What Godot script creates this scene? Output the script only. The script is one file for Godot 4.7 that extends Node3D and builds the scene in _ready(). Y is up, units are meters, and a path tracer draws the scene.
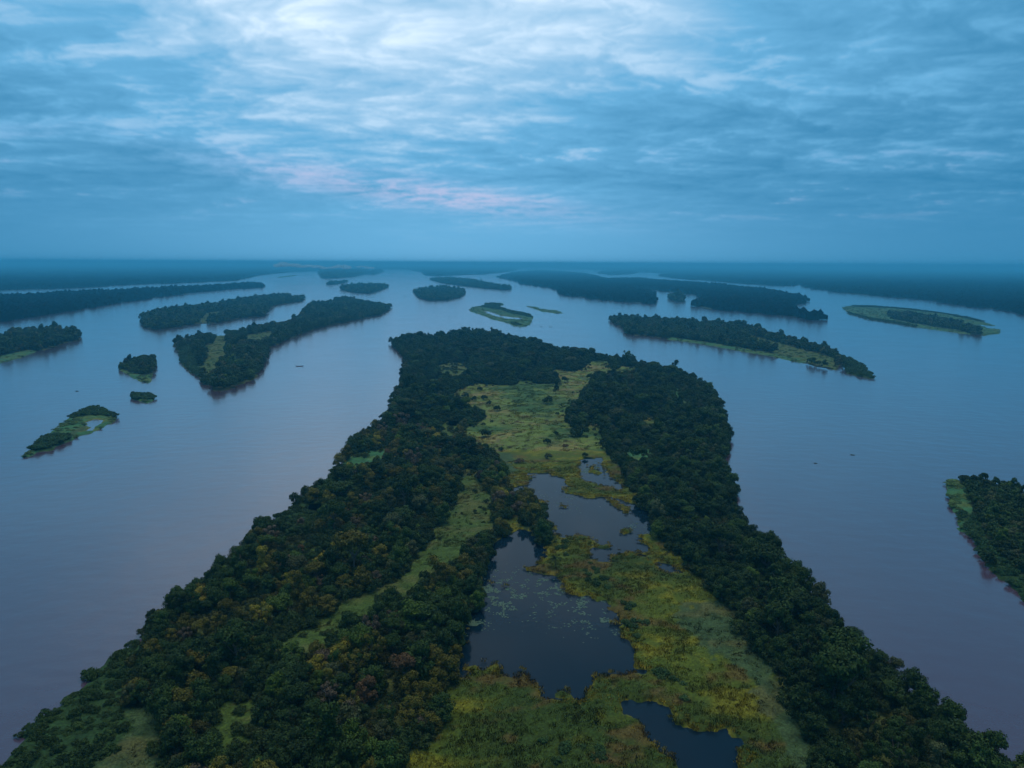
extends Node3D
# A drone's view over a wide tropical river full of wooded islands, at dawn under broken cloud.

const EYE_Y := 120.0
const FOCAL := 710.0
const PITCH := 9.66
const ROLL := 0.28

var rng := RandomNumberGenerator.new()
var n_coarse := FastNoiseLite.new()
var n_mid := FastNoiseLite.new()
var n_fine := FastNoiseLite.new()
var n_warp := FastNoiseLite.new()
var eye_basis: Basis
var counts := {}
var M := {}
var t0 := 0

# ------------------------------------------------------------------ small helpers
func say(what: String) -> void:
	print("%6.1f s  %s" % [(Time.get_ticks_msec() - t0) / 1000.0, what])

func numbered(called: String) -> String:
	var k: int = counts.get(called, 0)
	counts[called] = k + 1
	return called if k == 0 else "%s_%03d" % [called, k]

func tag(o: Node, label: String, category: String, group := "", kind := "") -> void:
	o.set_meta("label", label)
	o.set_meta("category", category)
	if group != "":
		o.set_meta("group", group)
	if kind != "":
		o.set_meta("kind", kind)

func srgb(r: float, g: float, b: float) -> Color:
	return Color(r, g, b).linear_to_srgb()

# a pixel of the photograph -> the point where its sight line meets the level y = h
func px(x: float, y: float, h := 0.0) -> Vector2:
	var d := eye_basis * Vector3((x - 512.0) / FOCAL, (384.0 - y) / FOCAL, -1.0)
	var t := (h - EYE_Y) / minf(d.y, -0.0012)
	return Vector2(d.x * t, d.z * t)

func to_px(p: Vector3) -> Vector3:
	var q := eye_basis.inverse() * (p - Vector3(0, EYE_Y, 0))
	var w := maxf(-q.z, 0.01)
	return Vector3(512.0 + FOCAL * q.x / w, 384.0 - FOCAL * q.y / w, -q.z)

# flat list x, y of pixels, all at one level
func poly(a: Array, h := 0.0) -> PackedVector2Array:
	var out := PackedVector2Array()
	for i in range(0, a.size(), 2):
		out.append(px(a[i], a[i + 1], h))
	return out

# flat list x, y, level
func poly3(a: Array) -> PackedVector2Array:
	var out := PackedVector2Array()
	for i in range(0, a.size(), 3):
		out.append(px(a[i], a[i + 1], a[i + 2]))
	return out

func box_of(p: PackedVector2Array) -> Rect2:
	var r := Rect2(p[0], Vector2.ZERO)
	for q in p:
		r = r.expand(q)
	return r

func mesh_of(v: PackedVector3Array, n: PackedVector3Array, idx: PackedInt32Array, c := PackedColorArray(), uv := PackedVector2Array()) -> ArrayMesh:
	var a := []
	a.resize(Mesh.ARRAY_MAX)
	a[Mesh.ARRAY_VERTEX] = v
	if n.size() > 0:
		a[Mesh.ARRAY_NORMAL] = n
	if c.size() > 0:
		a[Mesh.ARRAY_COLOR] = c
	if uv.size() > 0:
		a[Mesh.ARRAY_TEX_UV] = uv
	a[Mesh.ARRAY_INDEX] = idx
	var m := ArrayMesh.new()
	m.add_surface_from_arrays(Mesh.PRIMITIVE_TRIANGLES, a)
	return m

func put(called: String, m: Mesh, mat: Material, parent: Node = null) -> MeshInstance3D:
	var o := MeshInstance3D.new()
	o.name = numbered(called) if parent == null else called
	o.mesh = m
	o.material_override = mat
	if parent == null:
		add_child(o)
	else:
		parent.add_child(o, true)
	return o

func many(called: String, m: Mesh, mat: Material, places: Array, tints: Array, parent: Node = null) -> MultiMeshInstance3D:
	var mm := MultiMesh.new()
	mm.transform_format = MultiMesh.TRANSFORM_3D
	mm.use_colors = true
	mm.mesh = m
	mm.instance_count = places.size()
	var buf := PackedFloat32Array()
	buf.resize(places.size() * 16)
	var k := 0
	for i in places.size():
		var t: Transform3D = places[i]
		var c: Color = tints[i]
		buf[k] = t.basis.x.x; buf[k + 1] = t.basis.y.x; buf[k + 2] = t.basis.z.x; buf[k + 3] = t.origin.x
		buf[k + 4] = t.basis.x.y; buf[k + 5] = t.basis.y.y; buf[k + 6] = t.basis.z.y; buf[k + 7] = t.origin.y
		buf[k + 8] = t.basis.x.z; buf[k + 9] = t.basis.y.z; buf[k + 10] = t.basis.z.z; buf[k + 11] = t.origin.z
		buf[k + 12] = c.r; buf[k + 13] = c.g; buf[k + 14] = c.b; buf[k + 15] = 1.0
		k += 16
	mm.buffer = buf
	var o := MultiMeshInstance3D.new()
	o.name = numbered(called) if parent == null else called
	o.multimesh = mm
	o.material_override = mat
	o.set_meta("kind", "stuff")
	if parent == null:
		add_child(o)
	else:
		parent.add_child(o, true)
	return o

func noise_image(freq: float, octaves: int, seed_: int, size := 512, normal := 0.0, ramp: Gradient = null) -> NoiseTexture2D:
	var f := FastNoiseLite.new()
	f.seed = seed_
	f.noise_type = FastNoiseLite.TYPE_SIMPLEX_SMOOTH
	f.frequency = freq
	f.fractal_octaves = octaves
	var t := NoiseTexture2D.new()
	t.width = size
	t.height = size
	t.seamless = true
	t.noise = f
	if normal > 0.0:
		t.as_normal_map = true
		t.bump_strength = normal
	if ramp:
		t.color_ramp = ramp
	return t

func grey_ramp(lo: float, hi: float) -> Gradient:
	var g := Gradient.new()
	g.set_color(0, Color(lo, lo, lo))
	g.set_color(1, Color(hi, hi, hi))
	return g

# ------------------------------------------------------------------ sky
func smooth(a: float, b: float, x: float) -> float:
	var t := clampf((x - a) / (b - a), 0.0, 1.0)
	return t * t * (3.0 - 2.0 * t)

func sky_color(az: float, el: float, na: FastNoiseLite, nb: FastNoiseLite, nc: FastNoiseLite) -> Vector3:
	# a sheet of cloud seen in perspective
	var d := 1.0 / (sin(el) + 0.10)
	var ce := cos(el)
	var u := sin(az) * ce * d
	var v := cos(az) * ce * d
	var deg := rad_to_deg(el)
	var daz := rad_to_deg(az)
	var a := na.get_noise_2d(u + 3.0, v * 1.2)
	var b := nb.get_noise_2d(u * 0.9 + a * 0.7, v * 1.35 + a * 0.4)
	var c := nc.get_noise_2d(u + b * 0.35, v * 1.25)
	# thin air near the horizon hides the cloud pattern
	var clear := smooth(0.5, 9.0, deg)
	# the dawn glows through the cloud ahead; the sky dims evenly away from it
	var off := wrapf(daz + 5.0, -180.0, 180.0) * cos(el)
	var fall := exp(-pow(maxf(0.0, deg - 21.0) / 16.0, 2.0))
	var t := 0.09 + 0.11 * smooth(8.0, 30.0, deg) + 0.95 * smooth(27.0, 76.0, deg)
	t += fall * (0.34 * exp(-pow(off / 25.0, 2.0)) + 0.38 * smooth(6.0, 21.0, deg) * exp(-pow((off + 10.0) / 29.0, 2.0)))
	t += 0.15 * exp(-pow((daz + 20.0) / 11.0, 2.0) - pow((deg - 20.0) / 5.0, 2.0)) * (1.0 + b + c)
	t += clear * (0.5 + 0.8 * t) * (0.24 * a + 0.21 * b + 0.19 * c)
	t += clear * 0.09 * smooth(0.0, 0.7, 0.8 * b + 0.9 * c + 0.3 * a)
	t = clampf(t, 0.03, 1.3)
	var dark := Vector3(0.018, 0.165, 0.335)
	var mid := Vector3(0.125, 0.375, 0.620)
	var pale := Vector3(0.600, 0.760, 0.920)
	var col := dark.lerp(mid, t / 0.42) if t < 0.42 else mid.lerp(pale, (t - 0.42) / 0.58)
	# streaks of cloud that already catch the dawn
	var pa := (daz + 8.0) / 11.0
	var pe := (deg - 5.5 + 0.125 * (daz + 8.0)) / 1.0
	var p := 0.95 * exp(-pa * pa - pe * pe) * smooth(-0.6, 0.5, c + 0.5 * b)
	p += 0.22 * smooth(2.5, 5.0, deg) * smooth(10.0, 6.0, deg) * smooth(0.25, 0.6, b + 0.5 * c)
	return col.lerp(Vector3(0.43, 0.47, 0.68), clampf(p * 0.9, 0.0, 0.75))

func make_sky() -> PanoramaSkyMaterial:
	var na := FastNoiseLite.new(); na.seed = 11; na.frequency = 0.26; na.fractal_octaves = 4; na.noise_type = FastNoiseLite.TYPE_SIMPLEX_SMOOTH
	var nb := FastNoiseLite.new(); nb.seed = 25; nb.frequency = 0.75; nb.fractal_octaves = 5; nb.noise_type = FastNoiseLite.TYPE_SIMPLEX_SMOOTH; nb.fractal_gain = 0.55
	var nc := FastNoiseLite.new(); nc.seed = 31; nc.frequency = 3.0; nc.fractal_octaves = 5; nc.noise_type = FastNoiseLite.TYPE_SIMPLEX_SMOOTH; nc.fractal_gain = 0.65
	var w := 4096
	var h := 2048
	var data := PackedFloat32Array()
	data.resize(w * h * 3)
	var half := h / 2
	var fine_rows := int(half * 26.0 / 90.0)
	for y in half:
		var el := (0.5 - (y + 0.5) / h) * PI
		var from_horizon := half - 1 - y
		var at := y * w * 3
		if from_horizon > fine_rows:
			var step := 8
			if y % 4 != 0 and y > 0:
				# high rows, outside any view, repeat the row above
				for i in w * 3:
					data[at + i] = data[at - w * 3 + i]
				continue
			var cols: Array[Vector3] = []
			for x in range(0, w, step):
				cols.append(sky_color(wrapf((x + 0.5) / w * TAU, -PI, PI), el, na, nb, nc))
			var nn := cols.size()
			for x in w:
				var f := float(x) / step
				var i := int(f)
				var c := cols[i % nn].lerp(cols[(i + 1) % nn], f - i)
				data[at + x * 3] = c.x; data[at + x * 3 + 1] = c.y; data[at + x * 3 + 2] = c.z
		else:
			for x in w:
				var c := sky_color(wrapf((x + 0.5) / w * TAU, -PI, PI), el, na, nb, nc)
				data[at + x * 3] = c.x; data[at + x * 3 + 1] = c.y; data[at + x * 3 + 2] = c.z
	for i in range(half * w, h * w):
		data[i * 3] = 0.03; data[i * 3 + 1] = 0.08; data[i * 3 + 2] = 0.12
	var img := Image.create_from_data(w, h, false, Image.FORMAT_RGBF, data.to_byte_array())
	var m := PanoramaSkyMaterial.new()
	m.panorama = ImageTexture.create_from_image(img)
	return m

# ------------------------------------------------------------------ materials
func plain(c: Color, rough := 0.9) -> StandardMaterial3D:
	var m := StandardMaterial3D.new()
	m.albedo_color = c
	m.roughness = rough
	return m

func tinted(rough := 0.85) -> StandardMaterial3D:
	var m := plain(Color.WHITE, rough)
	m.vertex_color_use_as_albedo = true
	m.metallic_specular = 0.25
	return m

func make_materials() -> void:
	var water := plain(srgb(0.048, 0.034, 0.056), 0.16)
	water.normal_enabled = true
	water.normal_texture = noise_image(0.012, 5, 5, 1024, 6.0)
	water.normal_scale = 0.38
	water.roughness_texture = noise_image(0.0028, 6, 6, 1024, 0.0, grey_ramp(0.30, 1.0))
	water.roughness = 0.22
	water.clearcoat_enabled = true
	water.metallic_specular = 0.2
	water.clearcoat = 1.0
	water.clearcoat_roughness = 0.17
	water.uv1_triplanar = true
	water.uv1_world_triplanar = true
	water.uv1_scale = Vector3(1.0 / 260.0, 1.0 / 260.0, 1.0 / 140.0)
	M.water = water
	var pond := plain(srgb(0.003, 0.011, 0.021), 0.07)
	pond.metallic_specular = 0.2
	pond.normal_enabled = true
	pond.normal_texture = noise_image(0.02, 3, 8, 512, 3.0)
	pond.normal_scale = 0.06
	pond.uv1_triplanar = true
	pond.uv1_world_triplanar = true
	pond.uv1_scale = Vector3.ONE / 40.0
	M.pond = pond
	var land := tinted(0.95)
	land.albedo_texture = noise_image(0.03, 5, 9, 512, 0.0, grey_ramp(0.55, 1.0))
	land.uv1_triplanar = true
	land.uv1_world_triplanar = true
	land.uv1_scale = Vector3.ONE / 17.0
	M.land = land
	M.leaf = tinted(0.75)
	M.leaf.backlight_enabled = true
	M.leaf.backlight = Color(0.25, 0.25, 0.25)
	M.far_leaf = tinted(0.95)
	M.bark = plain(srgb(0.09, 0.075, 0.06))
	M.pale_bark = plain(srgb(0.22, 0.20, 0.17))
	M.tuft = tinted(0.85)
	M.pad = tinted(0.45)
	M.wood = plain(srgb(0.07, 0.045, 0.03))
	M.thatch = plain(srgb(0.20, 0.15, 0.09))
	M.tin = plain(srgb(0.55, 0.58, 0.60), 0.35)
	M.tin.metallic = 0.6
	M.mud_wall = plain(srgb(0.26, 0.17, 0.11))
	M.shirt = plain(srgb(0.35, 0.07, 0.05))
	for k in TINTS.size():
		var m := tinted(0.75)
		var c: Color = TINTS[k]
		m.albedo_color = srgb(c.r, c.g, c.b)
		m.backlight_enabled = true
		m.backlight = Color(0.25, 0.25, 0.25)
		M["leaf%d" % k] = m

# crown colours (linear) and the words for them
const TINTS := [
	Color(0.018, 0.040, 0.010), Color(0.026, 0.054, 0.011), Color(0.046, 0.084, 0.012), Color(0.080, 0.078, 0.012),
	Color(0.165, 0.150, 0.018), Color(0.076, 0.062, 0.040), Color(0.090, 0.056, 0.026), Color(0.052, 0.066, 0.026),
]
const TINT_WORDS := ["dark-green", "deep-green", "bright-green", "olive", "yellow-green", "grey-brown", "rust-brown", "dusty-green"]

# ------------------------------------------------------------------ plant meshes
# unit crown: radius 1, centre of the crown near y = 1.45; many small leaf faces set round lobes
func crown_mesh(seed_: int, lobes: int, per_lobe: int, leaf: float, style: int) -> ArrayMesh:
	var r := RandomNumberGenerator.new()
	r.seed = seed_
	var v := PackedVector3Array()
	var n := PackedVector3Array()
	var c := PackedColorArray()
	var idx := PackedInt32Array()
	for i in lobes:
		var az := TAU * (i * 0.618034 + r.randf() * 0.12)
		var rr := sqrt((i + 0.5) / lobes) * 0.74
		var y := 0.0
		match style:
			0: y = 1.30 + 0.62 * sqrt(maxf(0.0, 1.0 - rr * rr * 1.6)) + r.randf_range(-0.22, 0.16)
			1: y = 1.55 + 0.22 * (1.0 - rr) + r.randf_range(-0.12, 0.14)
			2:
				rr *= 0.72
				y = 0.75 + 1.75 * r.randf()
			3: y = 1.25 + r.randf_range(-0.35, 0.75) * (1.15 - rr)
			5: y = 0.30 + 1.25 * sqrt(maxf(0.0, 1.0 - rr * rr * 1.75)) * (0.45 if i % 3 == 2 else 1.0) + r.randf_range(-0.15, 0.15)
			4: y = 0.22 + 0.55 * sqrt(maxf(0.0, 1.0 - rr * rr * 1.5)) + r.randf_range(-0.12, 0.12)
		if style != 4 and style != 1 and style != 5 and i % 4 == 3:
			y -= 0.45
		var lr := r.randf_range(0.24, 0.42)
		if style == 3:
			lr = r.randf_range(0.18, 0.30)
		var centre := Vector3(cos(az) * rr, y, sin(az) * rr)
		var tone := r.randf_range(0.72, 1.25)
		for j in per_lobe:
			var dir := Vector3(r.randfn(), r.randfn() + 0.35, r.randfn()).normalized()
			var p := centre + dir * Vector3(1.0, 0.78, 1.0) * lr * r.randf_range(0.62, 1.08)
			var nn := (dir + Vector3(r.randf_range(-1, 1), r.randf_range(-0.6, 1.0), r.randf_range(-1, 1)) * 0.75).normalized()
			var tx := nn.cross(Vector3(r.randfn(), r.randfn(), r.randfn())).normalized()
			var ty := nn.cross(tx)
			var s := leaf * r.randf_range(0.6, 1.25)
			var col := Color.WHITE * (tone * r.randf_range(0.7, 1.3))
			var k := v.size()
			v.append(p - tx * s); v.append(p + ty * s * 0.7 + nn * s * 0.15); v.append(p + tx * s); v.append(p - ty * s * 0.7 + nn * s * 0.15)
			for q in 4:
				n.append(nn); c.append(col)
			idx.append_array([k, k + 1, k + 2, k, k + 2, k + 3])
	return mesh_of(v, n, idx, c)

func tube_into(v: PackedVector3Array, n: PackedVector3Array, idx: PackedInt32Array, a: Vector3, b: Vector3, ra: float, rb: float, sides := 6) -> void:
	var ax := (b - a).normalized()
	var s := ax.cross(Vector3(0.31, 0.2, 0.93)).normalized()
	var t := ax.cross(s)
	var k := v.size()
	for e in 2:
		for i in sides:
			var f := TAU * i / sides
			var d := s * cos(f) + t * sin(f)
			v.append((a if e == 0 else b) + d * (ra if e == 0 else rb))
			n.append(d)
	for i in sides:
		var j := (i + 1) % sides
		idx.append_array([k + i, k + sides + i, k + j, k + j, k + sides + i, k + sides + j])

func trunk_mesh(seed_: int, style: int) -> ArrayMesh:
	var r := RandomNumberGenerator.new()
	r.seed = seed_ + 700
	var v := PackedVector3Array()
	var n := PackedVector3Array()
	var idx := PackedInt32Array()
	var lean := Vector3(r.randf_range(-0.08, 0.08), 0, r.randf_range(-0.08, 0.08))
	var top := Vector3(0, 1.05, 0) + lean
	tube_into(v, n, idx, Vector3(0, -0.12, 0), lean * 0.4 + Vector3(0, 0.5, 0), 0.075, 0.055)
	tube_into(v, n, idx, lean * 0.4 + Vector3(0, 0.5, 0), top, 0.055, 0.045)
	for i in (9 if style == 3 else 6):
		var az := TAU * (i + r.randf() * 0.6) / (9 if style == 3 else 6)
		var from := top.lerp(Vector3(0, 0.55, 0), r.randf() * 0.7)
		var knee := from + Vector3(cos(az) * 0.28, 0.25, sin(az) * 0.28)
		var tip := knee + Vector3(cos(az) * r.randf_range(0.2, 0.42), r.randf_range(0.2, 0.5), sin(az) * r.randf_range(0.2, 0.42))
		tube_into(v, n, idx, from, knee, 0.032, 0.024, 5)
		tube_into(v, n, idx, knee, tip, 0.024, 0.008, 5)
	return mesh_of(v, n, idx)

# a palm crown: fronds with leaflets, unit radius 1, springing from y = 0
func palm_crown_mesh(seed_: int) -> ArrayMesh:
	var r := RandomNumberGenerator.new()
	r.seed = seed_
	var v := PackedVector3Array()
	var n := PackedVector3Array()
	var c := PackedColorArray()
	var idx := PackedInt32Array()
	for i in 17:
		var az := TAU * i * 0.618034 + r.randf() * 0.2
		var rise := r.randf_range(0.1, 0.9)
		var out := Vector3(cos(az), 0, sin(az))
		var side := Vector3(-sin(az), 0, cos(az))
		var tone := Color.WHITE * r.randf_range(0.75, 1.25)
		var prev := Vector3.ZERO
		for k in range(1, 9):
			var f := k / 8.0
			var p := out * f * r.randf_range(0.97, 1.0) + Vector3(0, rise * f - (0.55 + rise * 0.7) * f * f, 0)
			var w := 0.30 * sin(PI * (0.12 + 0.85 * f))
			for sgn in [-1.0, 1.0]:
				var q := v.size()
				var tip: Vector3 = prev.lerp(p, 0.8) + side * sgn * w * r.randf_range(0.8, 1.15) + out * 0.07 - Vector3(0, 0.05 + w * 0.35, 0)
				v.append(prev); v.append(prev.lerp(p, 0.62)); v.append(tip)
				var nn := (prev.lerp(p, 0.62) - prev).cross(tip - prev).normalized()
				nn = nn if nn.y > 0.0 else -nn
				for z in 3:
					n.append(nn); c.append(tone)
				idx.append_array([q, q + 1, q + 2])
			prev = p
	return mesh_of(v, n, idx, c)

func palm_trunk_mesh() -> ArrayMesh:
	var v := PackedVector3Array()
	var n := PackedVector3Array()
	var idx := PackedInt32Array()
	for k in 5:
		tube_into(v, n, idx, Vector3(0.05 * k * k / 25.0, k / 5.0 - 0.02, 0), Vector3(0.05 * (k + 1) * (k + 1) / 25.0, (k + 1) / 5.0, 0), 0.024 - 0.002 * k, 0.022 - 0.002 * k, 7)
	return mesh_of(v, n, idx)

# tuft of blades, about 1 m across and high
func tuft_mesh(seed_: int, blades: int, spread: float) -> ArrayMesh:
	var r := RandomNumberGenerator.new()
	r.seed = seed_
	var v := PackedVector3Array()
	var n := PackedVector3Array()
	var c := PackedColorArray()
	var idx := PackedInt32Array()
	for i in blades:
		var a := r.randf() * TAU
		var o := Vector3(cos(a), 0, sin(a)) * spread * sqrt(r.randf())
		var b := r.randf() * TAU
		var out := Vector3(cos(b), 0, sin(b))
		var side := Vector3(-sin(b), 0, cos(b)) * r.randf_range(0.05, 0.13)
		var hgt := r.randf_range(0.35, 1.0)
		var tip := o + out * r.randf_range(0.1, 0.5) + Vector3(0, hgt, 0)
		var k := v.size()
		v.append(o - side - Vector3(0, 0.1, 0)); v.append(o + side - Vector3(0, 0.1, 0)); v.append(tip)
		var nn := (Vector3.UP + out * 0.4).normalized()
		var tone := Color.WHITE * r.randf_range(0.7, 1.3)
		for q in 3:
			n.append(nn); c.append(tone)
		idx.append_array([k, k + 1, k + 2])
	return mesh_of(v, n, idx, c)

# a square of distant forest: crowns only, each an uneven dome
func canopy_patch(seed_: int, side: float, spacing: float) -> ArrayMesh:
	var r := RandomNumberGenerator.new()
	r.seed = seed_
	var v := PackedVector3Array()
	var n := PackedVector3Array()
	var c := PackedColorArray()
	var idx := PackedInt32Array()
	var cells := int(side / spacing)
	for i in cells:
		for j in cells:
			var o := Vector3((i + r.randf()) * spacing - side / 2, 0, (j + r.randf()) * spacing - side / 2)
			var rad := spacing * r.randf_range(0.45, 0.9)
			var hgt := r.randf_range(9.0, 17.0)
			if r.randf() < 0.06:
				hgt += r.randf_range(3.0, 8.0)
			var tone := Color(1, 1, 1) * r.randf_range(0.6, 1.4)
			tone.r *= r.randf_range(0.8, 1.5)
			var k := v.size()
			var a0 := r.randf() * TAU
			for q in 6:
				var a := a0 + TAU * q / 6.0
				v.append(o + Vector3(cos(a) * rad * r.randf_range(0.8, 1.1), r.randf_range(0.0, 2.0), sin(a) * rad))
				n.append(Vector3(cos(a), 0.1, sin(a)).normalized()); c.append(tone)
			for q in 6:
				var a := a0 + TAU * (q + 0.5) / 6.0
				v.append(o + Vector3(cos(a) * rad * 0.85, hgt * r.randf_range(0.6, 0.82), sin(a) * rad * 0.85))
				n.append(Vector3(cos(a), 0.7, sin(a)).normalized()); c.append(tone)
			v.append(o + Vector3(0, hgt, 0)); n.append(Vector3.UP); c.append(tone)
			for q in 6:
				var w := (q + 1) % 6
				idx.append_array([k + q, k + 6 + q, k + w, k + w, k + 6 + q, k + 6 + w, k + 6 + q, k + 12, k + 6 + w])
	return mesh_of(v, n, idx, c)

# ------------------------------------------------------------------ land
const OUT := 0
const FOREST := 1
const MEADOW := 2
const MARSH := 3
const POND := 4
const GLADE := 5
const SCRUB := 6
const REED := 7
const SAND := 8

class Land:
	var outline: PackedVector2Array
	var bounds: Rect2
	var base := 1
	var areas := []
	var warp := 4.0

func land_of(outline: PackedVector2Array, base: int, areas: Array, warp := 4.0) -> Land:
	var l := Land.new()
	l.outline = outline
	l.bounds = box_of(outline).grow(warp * 2.0)
	l.base = base
	l.warp = warp
	for a in areas:
		l.areas.append([a[0], a[1], box_of(a[1]).grow(1.0)])
	return l

func kind_at(l: Land, x: float, z: float) -> int:
	var small := n_fine.get_noise_2d(x * 1.2 + 70.0, z * 1.2) * minf(l.warp, 5.0) * 0.9
	var across := n_fine.get_noise_2d(x * 1.2 - 90.0, z * 1.2) * minf(l.warp, 5.0) * 0.9
	var p := Vector2(x + n_warp.get_noise_2d(x, z) * l.warp + small, z + n_warp.get_noise_2d(x + 5000.0, z) * l.warp + across)
	if not l.bounds.has_point(p) or not Geometry2D.is_point_in_polygon(p, l.outline):
		return OUT
	var k := l.base
	for a in l.areas:
		if a[2].has_point(p) and Geometry2D.is_point_in_polygon(p, a[1]):
			k = a[0]
	return k

# where the forest opens a little
func gap(x: float, z: float) -> float:
	return n_mid.get_noise_2d(x * 0.62 + 300.0, z * 0.62) + 0.4 * n_coarse.get_noise_2d(x * 2.0, z * 2.0)

func ground_color(k: int, x: float, z: float, wet: float) -> Color:
	var a := n_coarse.get_noise_2d(x, z)
	var b := n_mid.get_noise_2d(x * 0.7, z * 1.3)
	var f := n_fine.get_noise_2d(x, z)
	var c := Color(0.040, 0.050, 0.024)
	match k:
		FOREST:
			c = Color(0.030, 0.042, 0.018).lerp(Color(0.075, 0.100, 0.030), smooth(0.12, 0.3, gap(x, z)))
		SCRUB:
			c = Color(0.030, 0.072, 0.024)
		MEADOW:
			c = Color(0.165, 0.240, 0.048)
			c = c.lerp(Color(0.275, 0.250, 0.075), smooth(0.0, 0.3, b + f * 0.6))
			c = c.lerp(Color(0.060, 0.130, 0.035), smooth(0.0, 0.3, a + b * 0.5 + f * 0.5))
			c = c.lerp(Color(0.080, 0.075, 0.045), 0.7 * smooth(0.15, 0.35, f * 0.9 - a * 0.4))
		GLADE:
			c = Color(0.070, 0.125, 0.028).lerp(Color(0.105, 0.128, 0.038), smooth(-0.2, 0.5, b + f * 0.5))
		REED:
			c = Color(0.058, 0.105, 0.042).lerp(Color(0.095, 0.110, 0.040), smooth(0.0, 0.5, b + f * 0.4))
		SAND:
			c = Color(0.050, 0.165, 0.070).lerp(Color(0.095, 0.165, 0.050), smooth(-0.2, 0.5, b))
		MARSH, POND:
			c = Color(0.094, 0.136, 0.018)
			c = c.lerp(Color(0.170, 0.178, 0.018), smooth(0.0, 0.35, b + f * 0.3))
			c = c.lerp(Color(0.045, 0.080, 0.016), smooth(0.08, 0.45, a * 0.9 + f * 0.3 - b * 0.4))
			c = c.lerp(Color(0.140, 0.085, 0.028), 0.6 * smooth(0.18, 0.42, -b + f * 0.25))
			# the yellow floating fringe along open water
			c = c.lerp(Color(0.215, 0.195, 0.018), 0.9 * smooth(0.10, 0.55, wet) * smooth(-0.45, 0.1, f + b))
	return c * (1.0 + 0.45 * f)

# a sheet of land as a height field on a square grid; it dips under the water where the land ends
func land_mesh(l: Land, area: Rect2, res: float, top: float) -> ArrayMesh:
	var nx := int(area.size.x / res) + 1
	var nz := int(area.size.y / res) + 1
	var kinds := PackedByteArray()
	kinds.resize(nx * nz)
	var solid := PackedFloat32Array()
	solid.resize(nx * nz)
	for j in nz:
		for i in nx:
			var x := area.position.x + i * res
			var z := area.position.y + j * res
			var k := kind_at(l, x, z)
			kinds[j * nx + i] = k
			solid[j * nx + i] = 0.0 if k == OUT or k == POND else 1.0
	var soft := solid.duplicate()
	for turn in 2:
		var from := soft.duplicate()
		for j in range(1, nz - 1):
			for i in range(1, nx - 1):
				var q := j * nx + i
				soft[q] = (from[q] * 2.0 + from[q - 1] + from[q + 1] + from[q - nx] + from[q + nx]) / 6.0
	var v := PackedVector3Array()
	var c := PackedColorArray()
	var keep := PackedInt32Array()
	keep.resize(nx * nz)
	keep.fill(-1)
	var idx := PackedInt32Array()
	for j in nz - 1:
		for i in nx - 1:
			var q := j * nx + i
			if soft[q] + soft[q + 1] + soft[q + nx] + soft[q + nx + 1] < 0.01 and kinds[q] != POND:
				continue
			for w in [q, q + 1, q + nx, q + nx + 1]:
				if keep[w] < 0:
					keep[w] = v.size()
					var x: float = area.position.x + (w % nx) * res
					var z: float = area.position.y + (w / nx) * res
					var f := n_fine.get_noise_2d(x * 1.7, z * 1.7)
					var s: float = clampf(soft[w] + 0.28 * f * (1.0 if soft[w] < 0.97 else 0.0), 0.0, 1.0)
					var h := -1.3 + (top + 1.3) * smooth(0.05, 0.85, s) + 0.35 * f + 0.3 * n_mid.get_noise_2d(x, z)
					v.append(Vector3(x, h, z))
					var k: int = kinds[w]
					if k == OUT:
						k = l.base
						if kinds[mini(w + 1, nx * nz - 1)] != OUT:
							k = kinds[mini(w + 1, nx * nz - 1)]
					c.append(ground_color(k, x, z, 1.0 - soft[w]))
			idx.append_array([keep[q], keep[q + 1], keep[q + nx], keep[q + 1], keep[q + nx + 1], keep[q + nx]])
	var n := PackedVector3Array()
	n.resize(v.size())
	for t in range(0, idx.size(), 3):
		var a := v[idx[t]]
		var m := (v[idx[t + 2]] - a).cross(v[idx[t + 1]] - a)
		for e in 3:
			n[idx[t + e]] += m
	for i in n.size():
		n[i] = n[i].normalized()
	return mesh_of(v, n, idx, c)

func flat_sheet(p: PackedVector2Array, y: float, c: Color) -> ArrayMesh:
	var v := PackedVector3Array()
	var n := PackedVector3Array()
	var cc := PackedColorArray()
	for q in p:
		v.append(Vector3(q.x, y, q.y)); n.append(Vector3.UP); cc.append(c)
	var idx := Geometry2D.triangulate_polygon(p)
	return mesh_of(v, n, idx, cc)

# 1 beside open water, 0 well away from it
func wet_at(l: Land, q: Vector2) -> float:
	var n := 0
	for d in [Vector2(2.4, 0), Vector2(-2.4, 0), Vector2(0, 2.4), Vector2(0, -2.4), Vector2(4.2, 2), Vector2(-4.2, -2)]:
		if kind_at(l, q.x + d.x, q.y + d.y) == POND:
			n += 1
	return minf(1.0, n / 2.0)

# whether the forest ends within that distance
func edge_near(l: Land, q: Vector2, d: float) -> bool:
	for k in 6:
		var a := TAU * k / 6.0
		if kind_at(l, q.x + cos(a) * d, q.y + sin(a) * d) != FOREST:
			return true
	return false

# ground on most sides
func on_land(l: Land, q: Vector2) -> bool:
	var n := 0
	for k in 6:
		var a := TAU * k / 6.0
		if kind_at(l, q.x + cos(a) * 5.0, q.y + sin(a) * 5.0) != OUT:
			n += 1
	return n >= 3

func beside_forest(l: Land, q: Vector2, d: float) -> bool:
	for k in 6:
		var a := TAU * k / 6.0
		if kind_at(l, q.x + cos(a) * d, q.y + sin(a) * d) == FOREST:
			return true
	return false

func in_frame(p: Vector3, margin := 60.0) -> bool:
	var q := to_px(p)
	return q.z > 1.0 and q.x > -margin and q.x < 1024.0 + margin and q.y < 768.0 + margin

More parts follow.
